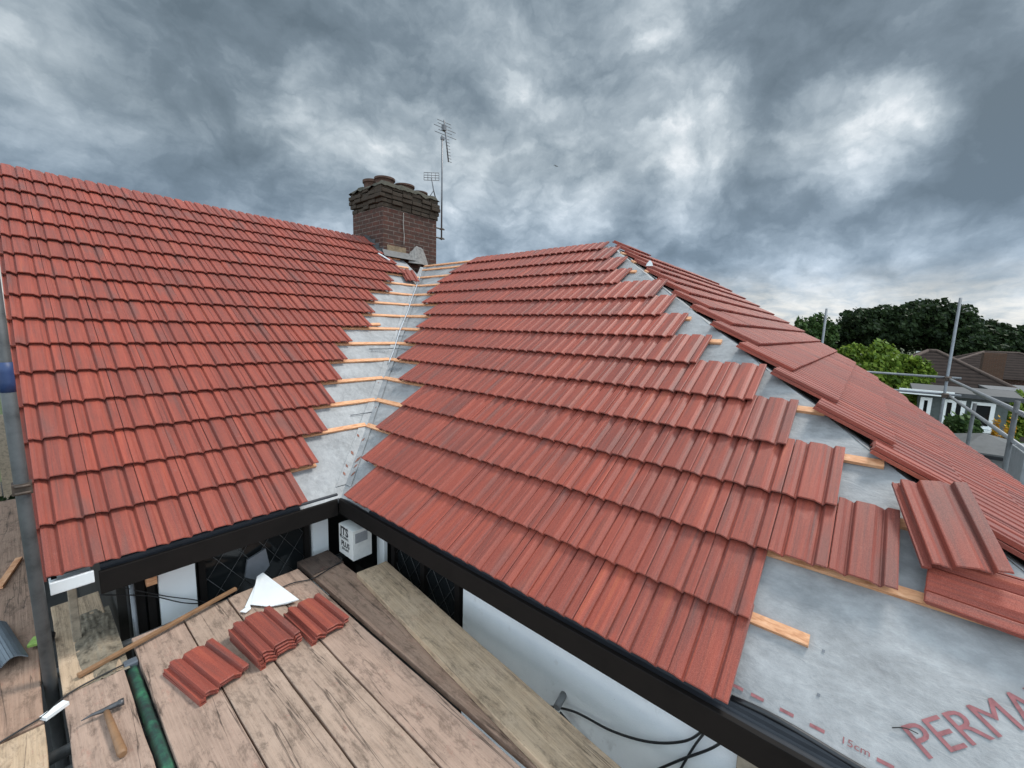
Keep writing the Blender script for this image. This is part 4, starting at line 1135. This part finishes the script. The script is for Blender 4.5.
tag(recentre(mb.build('gate_pier', simple('grey_render', (.21, .22, .23), .85, var=.2), bevel=.01), (gp.x, gp.y-.2, GZ)), 'tall grey rendered pier at the right edge below the rails', 'pier')

# bird
bd = MB(); c0 = Vector(aty(556, 166, 30)); k = .55
for sx in (-1, 1):
    bd.prism([c0+Vector((0, 0, -.03))*k, c0+Vector((.35*sx, 0, .18))*k, c0+Vector((.95*sx, .0, .02+.1*sx))*k, c0+Vector((.4*sx, 0, .04))*k], (0, .06, 0))
bd.tube([c0+Vector((-.25, 0, -.05))*k, c0, c0+Vector((.25, 0, .02))*k], .05, 8, radii=[.01, .07, .015])
tag(recentre(bd.build('bird', simple('dark_feather', (.03, .03, .03), .8)), c0), 'tiny dark bird flying high over the middle roof ridge', 'bird')
# white scrap on the hip
mb = MB(); q = fM(1.50-.0, 8*G+.30, UO+.02); q = Vector(atx(650, 263.5, 3.02)); c0 = q
mb.prism([c0+Vector(v_)*.5 for v_ in ((-.03, .06, -.05), (.03, -.06, -.05), (.02, -.04, .02), (0, 0, .07), (-.02, .05, .0))], (.015, .015, .0))
tag(recentre(mb.build('plastic_scrap', WHITEPL), c0), 'small white plastic scrap poking up on the hip near the ridge', 'scrap')

# ------------------------------------------------------------------ light
w = bpy.data.worlds.new('World'); S.world = w; w.use_nodes = True; nt = w.node_tree; nt.nodes.clear()
SUN_EL, SUN_AZ = R(56), R(114)       # azimuth measured from +Y towards +X
tc = nt.nodes.new('ShaderNodeTexCoord'); D = tc.outputs['Generated']
def M1(op, a, b_=None, clamp=False):
    n = nt.nodes.new('ShaderNodeMath'); n.operation = op; n.use_clamp = clamp
    for i, v in enumerate((a, b_)):
        if v is None: continue
        if isinstance(v, (int, float)): n.inputs[i].default_value = v
        else: L(nt, v, n.inputs[i])
    return n.outputs[0]
sep = nt.nodes.new('ShaderNodeSeparateXYZ'); L(nt, D, sep.inputs[0])
zc = M1('ADD', M1('MAXIMUM', sep.outputs[2], 0), .16)
cmb = nt.nodes.new('ShaderNodeCombineXYZ'); L(nt, M1('DIVIDE', sep.outputs[0], zc), cmb.inputs[0]); L(nt, M1('DIVIDE', sep.outputs[1], zc), cmb.inputs[1])
PL = cmb.outputs[0]                                  # cloud-deck coordinates
wn = nt.nodes.new('ShaderNodeTexNoise'); wn.inputs['Scale'].default_value = 2.6; wn.inputs['Detail'].default_value = 7; wn.inputs['Roughness'].default_value = .62; L(nt, D, wn.inputs['Vector'])
ws = nt.nodes.new('ShaderNodeVectorMath'); ws.operation = 'SUBTRACT'; L(nt, wn.outputs['Color'], ws.inputs[0]); ws.inputs[1].default_value = (.5, .5, .5)
wm = nt.nodes.new('ShaderNodeVectorMath'); wm.operation = 'SCALE'; wm.inputs['Scale'].default_value = .22; L(nt, ws.outputs[0], wm.inputs[0])
wa = nt.nodes.new('ShaderNodeVectorMath'); wa.operation = 'ADD'; L(nt, D, wa.inputs[0]); L(nt, wm.outputs[0], wa.inputs[1])
wN = nt.nodes.new('ShaderNodeVectorMath'); wN.operation = 'NORMALIZE'; L(nt, wa.outputs[0], wN.inputs[0]); WD = wN.outputs[0]
big = noi(nt, PL, .9, 8, .58, .5); fine = noi(nt, vmap(nt, PL, (1, 1.5, 1)), 3.2, 9, .62, .4)
bil = noi(nt, vmap(nt, D, (1, 1, 1.7)), 2.3, 9, .52, .25)
acc = M1('ADD', M1('MULTIPLY', M1('SUBTRACT', bil, .5), 1.25), M1('MULTIPLY', M1('SUBTRACT', fine, .5), .22))
acc = M1('ADD', acc, M1('MULTIPLY', M1('SUBTRACT', big, .5), .25))
puf = noi(nt, vmap(nt, D, (1, 1, 1.5), loc=(4, 2, 1)), 9, 9, .55, .15)
acc = M1('ADD', acc, M1('MULTIPLY', M1('SUBTRACT', puf, .5), .5))
bw = noi(nt, vmap(nt, WD, (1, 1, 1.6), loc=(1, 5, 2)), 4.2, 6, .52, .2)
bw2 = noi(nt, vmap(nt, WD, (1, 1, 1.6), loc=(6, 1, 2)), 10, 5, .55, .1)
acc = M1('ADD', acc, M1('MULTIPLY', M1('SUBTRACT', M1('ABSOLUTE', M1('SUBTRACT', bw, .5)), .07), 1.5))
acc = M1('ADD', acc, M1('MULTIPLY', M1('SUBTRACT', M1('ABSOLUTE', M1('SUBTRACT', bw2, .5)), .07), .9))
acc = M1('ADD', acc, .53)
BL = [(275, 65, 4, .24), (310, 100, 4.5, .22), (345, 125, 5, .26), (400, 125, 6, .24), (425, 165, 6, .30), (320, 155, 4, .12), (60, 85, 6, .2), (120, 95, 8, .14), (150, 150, 12, .12),
      (470, 20, 9, .22), (540, 80, 12, .06), (700, 140, 5, .34), (720, 170, 7, .28), (640, 185, 8, .12), (870, 130, 5, .40), (900, 170, 6, .42), (850, 165, 6, .22), (985, 145, 7, .22), (530, 185, 6, .15), (470, 190, 7, .16), (600, 210, 8, .05),
      (790, 285, 6, .34), (860, 290, 6, .30), (930, 290, 7, .28), (1010, 295, 8, .28), (730, 300, 5, .2), (1080, 300, 9, .3), (300, 190, 9, .10),
      (60, 30, 17, -.26), (190, 60, 12, -.24), (260, 120, 9, -.20), (370, 50, 9, -.18), (420, 95, 7, -.2), (600, 20, 12, -.05), (700, 60, 10, -.06), (760, 110, 9, -.16), (980, 60, 15, -.26), (1000, 130, 6, -.1),
      (830, 225, 10, -.30), (930, 232, 9, -.30), (1010, 228, 9, -.30), (700, 240, 8, -.18), (1090, 220, 12, -.28), (640, 215, 7, -.10), (760, 215, 8, -.2), (180, 190, 12, -.06)]
for px, py, rad, wt in BL:
    d = ray(px, py).normalized()
    dt = nt.nodes.new('ShaderNodeVectorMath'); dt.operation = 'DOT_PRODUCT'; L(nt, WD, dt.inputs[0]); dt.inputs[1].default_value = d
    mr = nt.nodes.new('ShaderNodeMapRange'); mr.interpolation_type = 'SMOOTHERSTEP'
    mr.inputs['From Min'].default_value = math.cos(R(rad*1.6)); mr.inputs['From Max'].default_value = 1; mr.inputs['To Max'].default_value = wt*(.95 if wt > 0 else .80)
    L(nt, dt.outputs['Value'], mr.inputs['Value']); acc = M1('ADD', acc, mr.outputs[0])
CL = ramp(nt, acc, [(.0, (.125, .165, .195)), (.28, (.18, .23, .27)), (.48, (.27, .33, .375)), (.66, (.39, .455, .50)), (.84, (.56, .625, .665)), (1., (.80, .84, .865)), ])
# bluer, hazier tone low down
low = nt.nodes.new('ShaderNodeMapRange'); L(nt, sep.outputs[2], low.inputs['Value']); low.inputs['From Min'].default_value = .34; low.inputs['From Max'].default_value = .05; low.inputs['To Max'].default_value = .55
CLb = mixc(nt, low.outputs[0], CL, mixc(nt, 1., CL, (.84, 1.0, 1.28), 'MULTIPLY'))
crm = nt.nodes.new('ShaderNodeMapRange'); crm.interpolation_type = 'SMOOTHSTEP'; L(nt, sep.outputs[2], crm.inputs['Value']); crm.inputs['From Min'].default_value = .15; crm.inputs['From Max'].default_value = .03; crm.inputs['To Max'].default_value = .75
hz_ = ramp(nt, fine, [(.35, (.48, .53, .56)), (.6, (.86, .82, .74))])
CLb = mixc(nt, crm.outputs[0], CLb, hz_)
# sky brightened as added fill light overhead and behind the viewer, outside the view
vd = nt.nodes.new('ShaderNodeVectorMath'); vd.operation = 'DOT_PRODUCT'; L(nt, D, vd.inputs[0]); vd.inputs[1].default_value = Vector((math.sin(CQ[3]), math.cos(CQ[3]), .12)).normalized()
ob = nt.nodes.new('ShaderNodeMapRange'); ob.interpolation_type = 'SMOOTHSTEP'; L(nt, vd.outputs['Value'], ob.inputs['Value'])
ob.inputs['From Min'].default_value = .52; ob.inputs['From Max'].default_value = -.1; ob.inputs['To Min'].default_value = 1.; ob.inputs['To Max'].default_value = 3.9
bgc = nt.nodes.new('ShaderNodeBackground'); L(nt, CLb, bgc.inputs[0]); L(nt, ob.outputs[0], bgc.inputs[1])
sky = nt.nodes.new('ShaderNodeTexSky'); sky.sky_type = 'NISHITA'; sky.sun_disc = False; sky.sun_elevation = SUN_EL; sky.sun_rotation = SUN_AZ
bgs = nt.nodes.new('ShaderNodeBackground'); L(nt, sky.outputs[0], bgs.inputs[0]); bgs.inputs[1].default_value = .06
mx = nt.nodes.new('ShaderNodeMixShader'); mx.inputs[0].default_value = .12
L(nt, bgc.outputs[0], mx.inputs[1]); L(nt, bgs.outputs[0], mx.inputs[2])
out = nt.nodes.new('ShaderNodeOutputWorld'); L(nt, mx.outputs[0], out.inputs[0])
w.cycles.sampling_method = 'MANUAL'; w.cycles.sample_map_resolution = 512

sd = bpy.data.lights.new('sun', 'SUN'); sd.energy = 2.3; sd.angle = R(14); sd.color = (1, .96, .9)
so = bpy.data.objects.new('sun', sd); COL.objects.link(so)
sv = Vector((math.sin(SUN_AZ)*math.cos(SUN_EL), math.cos(SUN_AZ)*math.cos(SUN_EL), math.sin(SUN_EL)))
so.rotation_euler = sv.to_track_quat('Z', 'Y').to_euler()
S.view_settings.view_transform = 'Standard'; S.view_settings.look = 'None'; S.view_settings.exposure = .2; S.view_settings.gamma = 1
S.cycles.max_bounces = 6; S.cycles.use_denoising = True
